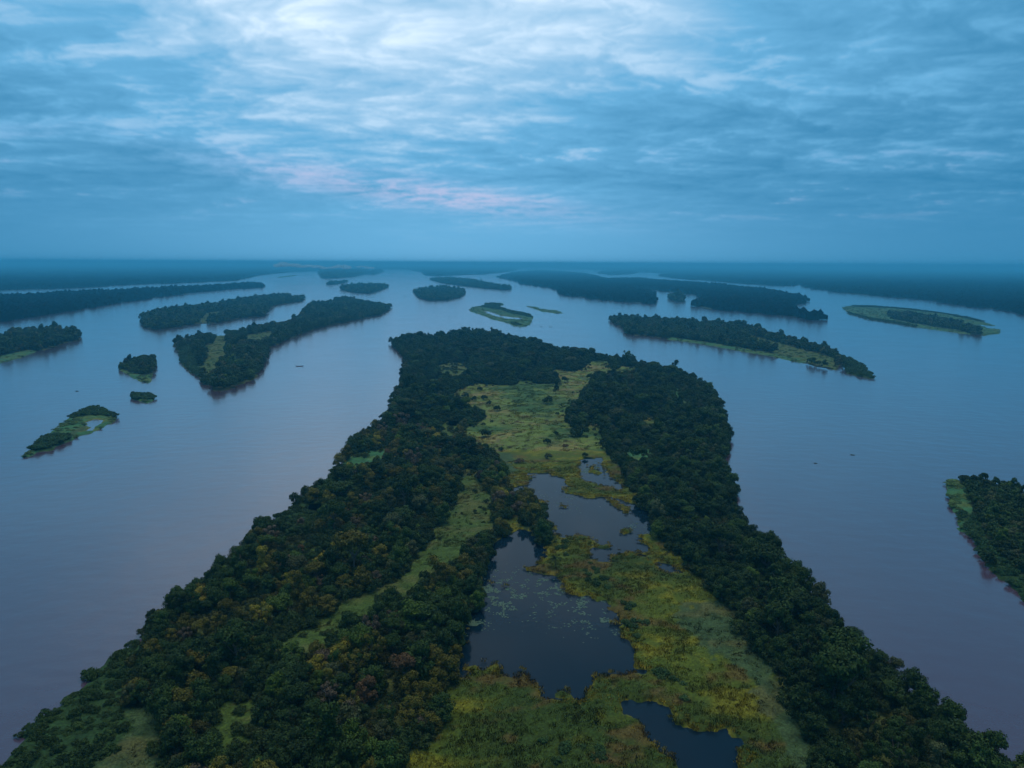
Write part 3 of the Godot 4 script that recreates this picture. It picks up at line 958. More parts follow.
# ------------------------------------------------------------------ the main island
func build_main_island() -> void:
	var outline := poly3([391.4, 343, 0.8, 398, 340.5, 1.7, 402, 337, 4.2, 402, 335.5, 6, 420, 335, 6.8, 430, 336, 6.8, 445, 333, 7.6, 462, 330, 7.6, 480, 330, 7.6, 500, 333, 7.6, 515, 336, 7.6, 540, 342, 7.6, 560, 347, 7.6, 575, 349, 7.6, 590, 349.5, 7.6, 605, 353, 7.6, 622, 356, 6.8, 636, 358, 6.8, 645, 364, 6.8, 660, 366, 6.8, 672, 365, 7.6, 686, 371, 6.8, 700, 379, 6.8, 710, 386, 6.8, 717, 393, 6.8, 721, 404, 6.8, 726, 415, 6.8, 728, 425, 6, 726.5, 436, 4.3, 726.5, 450, 4.3, 722, 459, 3.7, 727, 470, 4.3, 731, 485, 4.3, 732, 502, 4.3, 737, 512, 4.3, 744, 523, 4.3, 747, 530, 4.3, 758, 538, 4.3, 772, 547, 4.3, 782, 554, 4.3, 786, 562, 4.3, 806, 571, 5, 810, 586, 5, 827, 606, 5, 832, 621, 5, 845, 630, 5, 867, 645, 5, 889, 666, 5, 895, 674, 5, 910, 678, 5, 922, 693, 5, 932, 704, 5, 943, 714, 5, 958, 722, 5, 975, 732, 5, 985, 740, 5, 995, 748, 5, 1014, 750, 5, 1030, 756, 5, 1090, 800, 5, 1180, 900, 3.7, 1220, 1050, 0, -260, 1050, 0, -150, 880, 1.4, -70, 805, 1.8, 0, 758, 1.8, 12, 742, 1.8, 27, 727, 1.8, 49, 709, 1.8, 66, 692, 1.8, 80, 680, 1.8, 105, 664, 1.8, 115, 653, 1.8, 132, 639, 2.2, 147, 623, 2.7, 157, 611, 3.1, 167, 597, 6, 175, 589, 6, 191, 579, 6, 209, 568, 6, 221, 561, 6, 224, 552, 6, 241, 545, 6, 245, 532, 6, 258, 525, 4.5, 270, 523.5, 0.8, 279, 514, 0.8, 288, 507, 0.8, 295, 498.5, 2.2, 299, 493, 3, 305, 491, 1.5, 316, 485, 0.8, 326, 476, 1.5, 338, 467, 0.8, 347, 455, 2.2, 350, 449, 4.5, 354, 441, 5.2, 358, 435, 5.2, 368, 427, 5.2, 377, 422, 5.2, 382, 417, 5.2, 388, 410.5, 5.2, 390.5, 404, 5.2, 393, 396, 6, 397.5, 389, 6, 402, 382, 6, 403, 373, 5.1, 404, 368.5, 4.2, 407, 363, 2.5, 405, 358, 0.8, 399, 352, 0, 393, 346.5, 0])
	var open := poly3([462, 440, 0, 462, 428, 0, 474, 427, 0, 482, 420, 0, 480, 414, 0, 468, 412, 0, 456, 406, 0, 448, 398, 0, 456, 391, 0, 470, 386, 0, 480, 383, 0, 493, 386, 0, 515, 386, 0, 512, 378, 0, 527, 381, 0, 536, 384, 0, 556, 385, 0, 557, 380, 0, 551, 375, 2, 548, 370, 4, 556, 369, 2, 575, 372, 0, 583, 369, 0, 588, 362, 2, 599, 359, 2, 609, 361, 2, 611, 367, 0, 625, 367.5, 0, 639, 368, 0, 638, 371, 6, 621, 373, 6, 609, 373, 5, 597, 377, 4, 592, 382, 3, 589, 389, 2, 581, 400, 1, 572, 411, 0, 568, 420, 0, 573, 425, 4, 590, 421, 5, 597, 417, 3, 599, 424, 1,
		600, 436, 0, 605, 444, 0, 608, 454, 0, 618.6, 466, 0, 628, 482, 0, 638, 497, 0, 644, 511, 0, 652, 523, 0, 654, 533, 0, 663, 542, 0, 677, 556, 0, 687, 570, 0, 704, 583, 0, 708, 590, 0, 726, 608, 0, 741, 630, 0, 751, 652, 0, 768, 669, 0, 780, 684, 0, 786, 699, 0, 793, 718, 0, 801, 739, 0, 809, 752, 0, 816, 772, 0, 840, 830, 0, 880, 1000, 0,
		330, 1000, 0, 385, 830, 2, 403, 770, 3, 406, 753, 3, 413, 739, 3, 430, 719, 3, 442, 704, 3, 447, 685, 3, 449, 672, 3, 456, 663, 3, 463, 648, 3, 458, 636, 3, 466, 618, 3, 475, 606, 3, 471, 599, 3, 475, 586, 3, 486, 583, 4, 487, 570, 4, 485, 556, 4, 491, 548, 4, 503, 536, 3, 503, 530, 1, 501, 520, 1, 509, 512, 1, 519, 516, 1, 521, 526, 2, 527, 533, 3, 536, 539, 3, 543, 540, 3, 550, 533, 2, 552, 528, 1, 545, 521, 1, 543, 509, 1, 535, 501, 1, 521, 499, 1, 512, 494, 1, 511, 488, 1, 503, 482, 1, 499, 470, 2, 496, 455, 3, 493, 447, 5, 486, 443, 6, 477, 446, 4, 466, 450, 4])
	var marsh := open.duplicate()
	var clip := PackedVector2Array([px(300, 452), px(800, 452), Vector2(400, -60), Vector2(-250, -60)])
	var cut := Geometry2D.intersect_polygons(open, clip)
	marsh = cut[0]
	for q in cut:
		if box_of(q).get_area() > box_of(marsh).get_area():
			marsh = q
	var p1 := poly([529, 473, 546, 473.5, 556, 478, 570, 479, 566, 483, 573, 487, 574, 493, 583, 499, 597, 499, 604, 497.5, 622, 500, 635, 504, 645, 511, 652, 517, 659, 525, 648, 529, 660, 532, 648, 536, 642, 542, 650, 548, 652, 553, 642, 556, 625, 554, 618, 556, 630, 563, 609, 567, 599, 565, 589, 557, 593, 549, 596, 541, 587, 538, 568, 538, 560, 536, 555, 533, 553, 526, 544, 519, 543, 508, 535, 500, 521, 498, 513, 492, 515, 488, 527, 484])
	var p2 := poly([572, 459.5, 585, 458, 597, 458, 602, 463, 607, 475, 616, 481, 625, 486, 625, 492.5, 618, 489, 613, 486.5, 607, 486, 599, 492.5, 600, 487, 591, 482, 579, 478, 577, 469, 581, 463])
	var p3 := poly([509, 532, 521, 526.5, 527, 532, 535, 537.6, 544, 546.5, 541, 555, 533, 565, 529, 569, 541, 572.5, 556, 575, 562, 579, 567, 587, 568, 592, 580, 595, 588, 599, 599, 603, 612, 608, 619, 627, 621, 639, 638, 653, 643, 666, 653, 673, 641, 675, 621, 673.5, 601, 678, 587, 688, 575, 700, 572, 693, 564, 693, 562, 699, 554, 707, 549, 708, 543, 703.5, 543, 695, 535, 683, 525, 676, 511, 676, 510, 679, 503.5, 679, 504, 675, 498, 669, 494, 665, 478, 666.5, 467, 669, 470, 675, 459, 679, 449, 684, 449, 673, 457, 672, 456, 662, 465, 652, 462, 646, 458, 636, 467, 628, 468, 617, 476, 606, 472, 599, 474, 587, 487, 584, 487, 572, 486, 556, 492, 547, 500, 537])
	var p4 := poly([616, 719.6, 624, 705, 641, 699, 651, 702.5, 665, 704, 678, 717, 697, 727, 729, 728, 744, 739, 739, 746.5, 730, 749, 729, 768, 734, 800, 690, 800, 682, 768, 680, 762, 668, 751.5, 651, 746.5, 653, 737, 651, 722, 641, 719.6])
	var p5 := poly([648, 558, 661, 561, 677, 565, 684, 570, 675, 575, 665, 571, 655, 566])
	var p6 := poly([300, 757, 308, 745, 320, 738, 331, 745, 331, 752, 314, 758])
	var p7 := poly([478, 711, 487, 709.5, 495, 713, 486, 715])
	var p8 := poly([644, 420.5, 648, 418, 652, 419, 650, 422], 0.0)
	var track := band([470, 470, 4, 469, 484, 8, 474, 498, 10, 472, 513, 13, 462, 533, 13, 447, 552, 11, 430, 568, 10, 412, 583, 7, 392, 596, 8, 372, 607, 10, 345, 624, 9, 318, 635, 7, 296, 650, 7, 272, 660, 6])
	var areas := [[MEADOW, open], [MARSH, marsh],
		[REED, poly([672, 612, 700, 600, 728, 609, 753, 652, 788, 699, 802, 740, 816, 768, 850, 840, 800, 840, 780, 768, 772, 730, 757, 692, 725, 665, 700, 645])],
		[REED, poly([497, 452, 512, 455, 516, 470, 508, 482, 499, 470])],
		[GLADE, track],
		[GLADE, poly([373, 571, 385, 557, 402, 546, 402, 554, 388, 566, 378, 574], 3.0)],
		[GLADE, poly([234, 700, 258, 699, 256, 718, 246, 738, 244, 760, 208, 756, 220, 722], 2.0)],
		[GLADE, poly([305, 655, 318, 640, 330, 640, 326, 655, 312, 668, 290, 664], 2.0)],
		[SAND, poly([341, 462, 352, 455, 367, 452, 390, 445, 390, 458, 376, 471, 360, 476, 343, 472], 1.0)],
		[SCRUB, poly([268, 526, 279, 514, 289, 506, 300, 503, 318, 505, 326, 516, 310, 528, 290, 530, 275, 532], 0.0)],
		[SCRUB, poly([298, 500, 305, 489, 317, 483, 328, 474, 345, 465, 350, 470, 335, 482, 322, 492, 310, 500], 0.0)],
		[GLADE, poly([312, 524, 318, 519, 332, 519, 328, 526, 316, 530], 2.0)], [GLADE, poly([310, 544, 322, 540, 322, 550, 312, 556], 3.0)],
		[SCRUB, poly([-200, 900, -80, 800, 0, 752, 27, 722, 66, 688, 105, 660, 134, 634, 146, 650, 140, 680, 132, 712, 128, 735, 90, 765, 40, 830, -60, 1000], 1.0)],
		[REED, poly([132, 708, 154, 703, 161, 727, 156, 752, 160, 830, 40, 840, 80, 772, 102, 755, 128, 733], 1.0)],
		[GLADE, poly([436, 364, 452, 361, 468, 361, 470, 372, 464, 380, 450, 379, 440, 376], 3.0)],
		[SAND, poly([422, 380, 438, 376, 442, 388, 426, 391], 3.0)], [GLADE, poly([436, 423, 452, 417, 462, 422, 460, 436, 440, 436], 3.0)], [SAND, poly([426, 416, 440, 414, 440, 418, 428, 419], 4.0)],
		[SAND, poly([378, 450, 388, 440, 396, 442, 390, 452], 3.0)], [GLADE, poly([428, 452, 440, 455, 448, 462, 440, 466, 430, 460], 4.0)],
		[SAND, poly([672, 384, 682, 382, 686, 394, 694, 402, 686, 410, 674, 400], 3.0)], [SAND, poly([624, 451, 640, 442, 657, 442, 656, 455, 636, 464, 624, 460], 3.0)], [GLADE, poly([638, 420, 652, 414, 663, 416, 660, 430, 642, 433], 3.0)],
		[POND, p1], [POND, p2], [POND, p3], [POND, p4], [POND, p5], [POND, p6], [POND, p7], [POND, p8],
		[MARSH, poly([503, 514, 511, 511, 520, 515, 521, 525, 513, 533, 508, 529])], [MARSH, poly([566, 489, 576, 483, 592, 483, 601, 488, 598, 496, 586, 498, 572, 495])], [MARSH, poly([614, 560, 622, 555, 640, 554, 650, 560, 652, 568, 634, 566])], [MARSH, poly([496, 584, 504, 583, 507, 586, 499, 588])], [MARSH, poly([640, 537, 650, 534, 658, 539, 652, 546, 641, 545])], [MARSH, poly([510, 674, 516, 671, 527, 675, 530, 680, 518, 680])], [MARSH, poly([540, 502, 546, 499, 550, 505, 544, 509])], [MARSH, poly([556, 506, 563, 503, 569, 506, 561, 509])], [MARSH, poly([604, 500, 616, 501, 626, 508, 634, 517, 626, 515, 614, 507])], [MARSH, poly([590, 468, 597, 466, 600, 472, 594, 475])], [MARSH, poly([598, 546, 606, 544, 611, 548, 602, 551])], [MARSH, poly([618, 532, 628, 529, 636, 532, 628, 536])]]
	var clearing := 6
	var l := land_of(outline, FOREST, areas, 4.6)
	var near := Rect2(-420, -430, 800, 350)
	var o := put("island_ground", land_mesh(l, near, 1.3, 0.9), M.land)
	tag(o, "ground of the large marshy island, mottled olive and rust-brown around its ponds", "island", "", "structure")
	o = put("island_ground", land_mesh(l, Rect2(-420, -1420, 900, 992), 2.6, 0.9), M.land)
	tag(o, "ground of the large island around its open yellow-green meadow", "island", "", "structure")
	var pond_labels := ["grey-blue pond ringed by yellow floating plants, below the meadow", "small pale pond with ragged edges beside the meadow", "large dark pond with floating leaves, between the marsh and the wood", "black pond among rust-brown marsh plants", "small weedy pool against the forest belt behind the marsh", "tiny dark blue pool among the trees", "tiny dark pool in the marsh", "tiny pale pool in a forest glade"]
	var k := 0
	for p in [p1, p2, p3, p4, p5, p6, p7, p8]:
		var grown: Array = Geometry2D.offset_polygon(p, 5.0)
		grown.sort_custom(func(c, d): return box_of(c).get_area() > box_of(d).get_area())
		o = put("pond", flat_sheet(grown[0], 0.12 if k < 8 else 0.1, Color.WHITE), M.pond)
		tag(o, pond_labels[k], "pond", "", "structure")
		k += 1
	say("main ground")

	# --- trees
	for s in 6:
		var style: int = [0, 1, 5, 3, 2, 5][s]
		M["crown%d" % s] = crown_mesh(60 + s, [17, 15, 22, 16, 15, 20][s], [160, 150, 130, 90, 150, 160][s], 0.068, style)
		M["trunk%d" % s] = trunk_mesh(60 + s, style)
	M.shrub0 = crown_mesh(80, 10, 110, 0.085, 4)
	M.shrub1 = crown_mesh(81, 8, 100, 0.09, 4)
	M.palm = palm_crown_mesh(90)
	M.palm_stem = palm_trunk_mesh()
	var trees := []
	var mid_line := PackedVector2Array([px(560, 380), px(620, 560), px(700, 768), px(760, 1000)])
	for q in scatter(l, 5.0, [FOREST], Rect2(-420, -1420, 880, 1330)):
		var pos := Vector3(q.x, 0.8, q.y)
		if not in_frame(pos, 90.0):
			continue
		if gap(q.x, q.y) > 0.24 and rng.randf() < 0.85:
			continue
		var left: bool = q.x < 0.10 * -q.y * 0.5 + 6.0
		var grow := 0.5 + 0.5 * n_coarse.get_noise_2d(q.x * 3.0 + 900.0, q.y * 3.0)
		var r := lerpf(1.9, 4.4, grow) * rng.randf_range(0.65, 1.4)
		if rng.randf() < 0.08:
			r *= 1.6
		r = minf(r, 7.0)
		var style := rng.randi() % 6
		var tint := tree_tint(q, 1.0 if left and q.y > -520.0 else 0.25)
		if tint == 5:
			style = 3
		if r > 5.4 and rng.randf() < 0.5:
			style = 1
		if edge_near(l, q, 9.0):
			style = 2 if rng.randf() < 0.5 else 5
			r = minf(r, 4.0)
		if left and tint == 4 and rng.randf() < 0.5:
			tint = 3
		var s := to_px(pos)
		trees.append({"p": pos, "r": r, "s": style, "t": tint, "left": left, "show": r / s.z * (1.0 if s.x > -5.0 and s.x < 1029.0 and s.y < 775.0 else 0.05), "turn": rng.randf() * TAU, "tall": rng.randf_range(0.85, 1.4) * (1.2 if rng.randf() < 0.06 else 1.0)})
	trees.sort_custom(func(a, b): return a.show > b.show)
	var shore := outline
	var single := mini(300, trees.size())
	for i in single:
		var t: Dictionary = trees[i]
		var root := Node3D.new()
		root.name = numbered("broadleaf_tree")
		add_child(root)
		root.position = t.p
		root.rotation.y = t.turn
		root.scale = Vector3(t.r, t.r * t.tall, t.r)
		put("trunk", M["trunk%d" % t.s], M.pale_bark if t.t == 5 else M.bark, root)
		put("crown", M["crown%d" % t.s], M["leaf%d" % t.t], root)
		var q := Vector2(t.p.x, t.p.z)
		var size := "small" if t.r < 3.2 else "broad" if t.r > 4.6 else "rounded"
		if t.s == 4:
			size = "upright " + size
		elif t.s == 3:
			size = "sparse " + size
		elif t.s == 1:
			size = "flat-topped " + size
		var where := ""
		var ds := dist_to(q, shore)
		if t.left:
			if ds < 16.0:
				where = "on the grassy-track forest's river bank"
			elif dist_to(q, track) < 12.0:
				where = "beside the grassy track"
			elif dist_to(q, p3) < 16.0:
				where = "on the dark pond's edge"
			elif dist_to(q, p6) < 14.0:
				where = "beside the tiny pool"
			elif dist_to(q, open) < 14.0:
				where = "where grassy-track forest meets marsh"
			elif dist_to(q, areas[clearing][1]) < 14.0 or dist_to(q, areas[clearing + 7][1]) < 14.0:
				where = "by a grassy-track forest clearing"
			else:
				where = "inside the grassy-track forest"
		else:
			if ds < 16.0:
				where = "on the reed-strip forest's river bank"
			elif dist_to(q, open) < 14.0:
				where = "along the green reed strip"
			else:
				where = "inside the reed-strip forest"
		t.size = size
		t.where = where
		t.node = root
	for i in single:
		var t: Dictionary = trees[i]
		# what grows right beside it
		var best := 1e9
		var other := {}
		for j in single:
			if j != i and trees[j].p.distance_squared_to(t.p) < best:
				best = trees[j].p.distance_squared_to(t.p)
				other = trees[j]
		var beside: String = "" if best > 144.0 else " beside a %s %s one" % [other.size, TINT_WORDS[other.t]]
		tag(t.node, "%s %s tree %s%s" % [t.size, TINT_WORDS[t.t], t.where, beside], "tree", "trees of the marshy island, " + t.where)
	var by := {}
	for i in range(single, trees.size()):
		var t: Dictionary = trees[i]
		var key := "crown%d" % t.s
		if not by.has(key):
			by[key] = [[], []]
		by[key][0].append(Transform3D(Basis(Vector3.UP, t.turn).scaled(Vector3(t.r, t.r * t.tall, t.r)), t.p))
		by[key][1].append(TINTS[t.t] * rng.randf_range(0.75, 1.5))
	var f := Node3D.new()
	f.name = "island_forest"
	f.name = numbered("island_forest")
	add_child(f)
	tag(f, "dense dark forest covering the two flanks and head of the large marshy island", "forest", "", "stuff")
	for key in by:
		many("trees", M[key], M.leaf, by[key][0], by[key][1], f)
	say("trees %d" % trees.size())

	# undergrowth below and between the trees, low scrub on the banks
	by = {"shrub0": [[], []], "shrub1": [[], []]}
	for q in scatter(l, 4.2, [FOREST], Rect2(-420, -560, 880, 470)):
		if not in_frame(Vector3(q.x, 0, q.y), 40.0):
			continue
		var r := rng.randf_range(1.4, 2.9)
		var key := "shrub%d" % (rng.randi() % 2)
		by[key][0].append(Transform3D(Basis(Vector3.UP, rng.randf() * TAU).scaled(Vector3(r, r * rng.randf_range(0.8, 1.5), r)), Vector3(q.x, 0.7, q.y)))
		by[key][1].append(Color(0.020, 0.040, 0.012).lerp(Color(0.060, 0.058, 0.014), rng.randf() * rng.randf()) * rng.randf_range(0.8, 1.2))
	for q in scatter(l, 3.4, [FOREST], Rect2(-420, -1420, 880, 1330)):
		if not in_frame(Vector3(q.x, 0, q.y), 40.0) or not edge_near(l, q, 7.0) or not on_land(l, q):
			continue
		var r := rng.randf_range(1.8, 3.6)
		var key := "shrub%d" % (rng.randi() % 2)
		by[key][0].append(Transform3D(Basis(Vector3.UP, rng.randf() * TAU).scaled(Vector3(r, r * rng.randf_range(0.9, 1.7), r)), Vector3(q.x, 0.4, q.y)))
		by[key][1].append(Color(0.020, 0.042, 0.012).lerp(Color(0.034, 0.060, 0.014), rng.randf()) * rng.randf_range(0.8, 1.2))
	for q in scatter(l, 4.0, [GLADE, SAND, MEADOW], Rect2(-420, -1420, 880, 1330)):
		if not in_frame(Vector3(q.x, 0, q.y), 40.0):
			continue
		var w := n_mid.get_noise_2d(q.x * 1.2 - 400.0, q.y * 1.2) + 0.5 * n_fine.get_noise_2d(q.x, q.y)
		var open_ground := kind_at(l, q.x, q.y) == MEADOW or dist_to(q, track) < 3.0 or Geometry2D.is_point_in_polygon(q, track)
		if w < (0.20 if open_ground else 0.02) or rng.randf() < (0.4 if open_ground else 0.3) or (open_ground and not beside_forest(l, q, 11.0)):
			continue
		var r := rng.randf_range(0.9, 2.4) * (0.8 if open_ground else 1.2)
		var key := "shrub%d" % (rng.randi() % 2)
		by[key][0].append(Transform3D(Basis(Vector3.UP, rng.randf() * TAU).scaled(Vector3(r, r * rng.randf_range(0.7, 1.4), r)), Vector3(q.x, 0.6, q.y)))
		by[key][1].append(Color(0.020, 0.044, 0.012).lerp(Color(0.050, 0.070, 0.016), rng.randf()) * rng.randf_range(0.8, 1.2))
	for q in scatter(l, 2.9, [SCRUB], Rect2(-420, -620, 880, 530)):
		if not in_frame(Vector3(q.x, 0, q.y), 40.0) or not on_land(l, q):
			continue
		var r := rng.randf_range(1.2, 2.6) * (1.0 + 0.4 * n_mid.get_noise_2d(q.x, q.y))
		var key := "shrub%d" % (rng.randi() % 2)
		by[key][0].append(Transform3D(Basis(Vector3.UP, rng.randf() * TAU).scaled(Vector3(r, r * rng.randf_range(0.6, 1.3), r)), Vector3(q.x, 0.7 - r * 0.45, q.y)))
		by[key][1].append(Color(0.018, 0.044, 0.012).lerp(Color(0.032, 0.064, 0.014), rng.randf()) * rng.randf_range(0.7, 1.2))
	f = Node3D.new()
	f.name = "undergrowth"
	add_child(f)
	tag(f, "low tangled undergrowth and scrub between the trees of the marshy island", "undergrowth", "", "stuff")
	for key in by:
		many("shrubs", M[key], M.leaf, by[key][0], by[key][1], f)

	# palms
	var stands := [[836, 632, "on the river bank of the forest belt behind the reeds"], [818, 610, "on the river bank of the forest belt behind the reeds"], [884, 676, "on the river bank of the forest belt behind the reeds"],
		[697, 520, "rising inside the forest belt behind the reeds"], [706, 516, "rising inside the forest belt behind the reeds"], [720, 545, "rising inside the forest belt behind the reeds"], [745, 575, "rising inside the forest belt behind the reeds"], [770, 600, "rising inside the forest belt behind the reeds"], [700, 480, "rising inside the forest belt behind the reeds"],
		[222, 566, "on the river bank of the forest with the grassy track"], [190, 586, "on the river bank of the forest with the grassy track"], [325, 560, "rising inside the forest with the grassy track"], [556, 548, "on the marshy bar between the two large ponds"]]
	for s in stands:
		var g := px(s[0], s[1], 9.0)
		var root := Node3D.new()
		root.name = numbered("palm_tree")
		add_child(root)
		root.position = Vector3(g.x, 0.6, g.y)
		root.rotation.y = rng.randf() * TAU
		var hgt := rng.randf_range(6.0, 8.5) if s[1] != 548 else 4.5
		var st := put("trunk", M.palm_stem, M.bark, root)
		st.scale = Vector3(hgt, hgt, hgt)
		var cr := put("crown", M.palm, M["leaf%d" % (rng.randi() % 3)], root)
		cr.position = Vector3(0.05 * hgt, hgt, 0)
		cr.scale = Vector3.ONE * rng.randf_range(2.4, 3.3)
		tag(root, "feathery green palm " + s[2], "palm", "palms " + s[2])

	# bushes and lone trees on the open meadow
	var lone := [[548, 404, 5.2, 0, "rounded dark bush beside a smaller upright tree on the meadow"], [556, 394, 4.0, 4, "small upright tree behind a rounded bush on the meadow"], [564.6, 382, 4.2, 0, "lone round dark bush at the narrow end of the meadow"], [523.5, 381, 4.6, 0, "dark bush at the wooded edge of the meadow"],
		[497, 411, 3.6, 0, "small round bush at the end of a row of bushes by the meadow"], [484, 400, 3.4, 0, "small bush in a loose row along the meadow's edge"], [474, 401, 3.2, 0, "small bush in a loose row along the meadow's edge"], [466, 398, 3.4, 0, "small bush in a loose row along the meadow's edge"], [480, 391, 3.0, 0, "small bush in a loose row along the meadow's edge"], [489, 405, 2.8, 0, "small bush in a loose row along the meadow's edge"],
		[485.5, 437, 4.2, 0, "dark bush beside the green bay of the meadow"], [547, 444, 3.0, 0, "low dark bush beside a pale puddle on the meadow"], [556, 435, 2.2, 0, "low flat bush on the wet end of the meadow"], [519, 463, 3.6, 5, "wide low brown bush where the meadow turns to marsh"], [548, 459, 2.8, 7, "small pale-leaved bush standing in wet ground"], [565, 447, 2.6, 6, "low reddish bush on the wet end of the meadow"],
		[580, 436, 6.2, 0, "large dark clump of bush in front of the forest belt"], [576, 437, 5.0, 1, "dark bush grown against the large clump in front of the forest belt"], [590, 379, 4.4, 1, "dark bush at the foot of the forest belt beside the meadow"], [597, 376, 4.0, 0, "round bush at the neck of the meadow"], [608, 369, 3.6, 1, "small bush in the grassy gap at the meadow's far end"], [585, 457, 2.2, 0, "tiny dark bush on the rim of the small pale pond"], [531, 378, 4.0, 0, "dark bush at the wooded edge of the meadow"], [610, 455, 3.2, 0, "dark bush at the foot of the forest belt near the small pale pond"]]
	for s in lone:
		var g := px(s[0], s[1], 0.8)
		var root := Node3D.new()
		root.name = numbered("meadow_bush")
		add_child(root)
		root.position = Vector3(g.x, 0.8, g.y)
		root.rotation.y = rng.randf() * TAU
		var wide: float = s[2]
		root.scale = Vector3(wide, wide * (1.25 if s[3] != 5 and s[3] != 6 else 0.7), wide)
		if s[3] == 4:
			put("trunk", M.trunk4, M.bark, root)
			put("crown", M.crown4, M.leaf0, root)
		else:
			put("stem", M.trunk2, M.bark, root).scale = Vector3(0.6, 0.45, 0.6)
			put("foliage", M["shrub%d" % (rng.randi() % 2)], M["leaf%d" % s[3]], root)
		tag(root, s[4], "bush", "bushes on the meadow")

	# dark bushes in the marsh
	var clumps := [poly([612, 608, 630, 606, 650, 622, 656, 645, 640, 645, 622, 626]), poly([652, 655, 668, 662, 692, 700, 684, 706, 664, 690, 650, 668]), poly([545, 540, 556, 537, 570, 548, 580, 560, 570, 560, 552, 552]), poly([576, 566, 592, 563, 606, 578, 612, 592, 598, 590, 584, 580]), poly([536, 745, 560, 740, 600, 750, 620, 768, 560, 775])]
	by = {"shrub0": [[], []], "shrub1": [[], []]}
	for c in clumps:
		var b := box_of(c)
		for i in int(b.get_area() / 8.0):
			var q := Vector2(rng.randf_range(b.position.x, b.end.x), rng.randf_range(b.position.y, b.end.y))
			if not Geometry2D.is_point_in_polygon(q, c) or n_mid.get_noise_2d(q.x * 2.0, q.y * 2.0) < -0.12:
				continue
			var r := rng.randf_range(0.9, 2.0)
			var key := "shrub%d" % (rng.randi() % 2)
			by[key][0].append(Transform3D(Basis(Vector3.UP, rng.randf() * TAU).scaled(Vector3(r, r * rng.randf_range(0.6, 1.1), r)), Vector3(q.x, 0.6, q.y)))
			by[key][1].append(Color(0.034, 0.072, 0.022) * rng.randf_range(0.7, 1.3))
	f = Node3D.new()
	f.name = "marsh_shrubs"
	add_child(f)
	tag(f, "dark green shrubs in low patches on the marsh beside the large dark pond", "shrubs", "", "stuff")
	for key in by:
		many("shrubs", M[key], M.leaf, by[key][0], by[key][1], f)

	# tussocks and floating plants of the marsh, grass of the clearings
	var tuft := [tuft_mesh(1, 46, 0.9), tuft_mesh(2, 40, 0.8), tuft_mesh(3, 34, 1.0)]
	var tp := [[], [], []]
	var tc := [[], [], []]
	for q in scatter(l, 1.25, [MARSH], Rect2(-130, -420, 330, 340)):
		if not in_frame(Vector3(q.x, 0, q.y), 20.0):
			continue
		var w := n_mid.get_noise_2d(q.x * 1.5, q.y * 3.0) + 0.5 * n_fine.get_noise_2d(q.x, q.y)
		if w < -0.35:
			continue
		var k2 := rng.randi() % 3
		var r := rng.randf_range(0.55, 1.15)
		var hgt := rng.randf_range(0.35, 0.8) * (1.0 + 0.8 * maxf(w, 0.0))
		tp[k2].append(Transform3D(Basis(Vector3.UP, rng.randf() * TAU).scaled(Vector3(r, hgt, r)), Vector3(q.x, 0.75, q.y)))
		tc[k2].append(ground_color(MARSH, q.x, q.y, wet_at(l, q)) * rng.randf_range(0.85, 1.4))
	for q in scatter(l, 1.5, [REED, GLADE], Rect2(-330, -420, 530, 340)):
		if not in_frame(Vector3(q.x, 0, q.y), 20.0):
			continue
		var k2 := rng.randi() % 3
		var r := rng.randf_range(0.7, 1.3)
		tp[k2].append(Transform3D(Basis(Vector3.UP, rng.randf() * TAU).scaled(Vector3(r, rng.randf_range(0.2, 0.45), r)), Vector3(q.x, 0.75, q.y)))
		tc[k2].append(ground_color(kind_at(l, q.x, q.y), q.x, q.y, 0.0) * rng.randf_range(0.9, 1.6))
	for q in scatter(l, 2.6, [MEADOW], Rect2(-120, -900, 380, 560)):
		if n_mid.get_noise_2d(q.x * 1.8 + 20.0, q.y * 1.8) + 0.7 * n_fine.get_noise_2d(q.x * 0.8, q.y * 0.8) < -0.05:
			continue
		var k2 := rng.randi() % 3
		var r := rng.randf_range(1.0, 2.2)
		tp[k2].append(Transform3D(Basis(Vector3.UP, rng.randf() * TAU).scaled(Vector3(r, rng.randf_range(0.35, 0.9), r)), Vector3(q.x, 0.8, q.y)))
		tc[k2].append(ground_color(MEADOW, q.x, q.y, 0.0) * rng.randf_range(0.95, 1.5))
	f = Node3D.new()
	f.name = "marsh_grass"
	add_child(f)
	tag(f, "tussocks of olive, yellow and rust-brown grass around the ponds and on the meadow", "marsh grass", "", "stuff")
	for k2 in 3:
		many("tussocks", tuft[k2], M.tuft, tp[k2], tc[k2], f)
	say("grass %d" % (tp[0].size() * 3))

	# floating leaves on the large dark pond
	var pv := PackedVector3Array([Vector3.ZERO])
	var pn := PackedVector3Array([Vector3.UP])
	var pi := PackedInt32Array()
	for i in 9:
		var a := TAU * 0.94 * i / 8.0
		pv.append(Vector3(cos(a), 0.02, sin(a))); pn.append(Vector3.UP)
		if i > 0:
			pi.append_array([0, i, i + 1])
	var pad := mesh_of(pv, pn, pi)
	var pp := []
	var pc := []
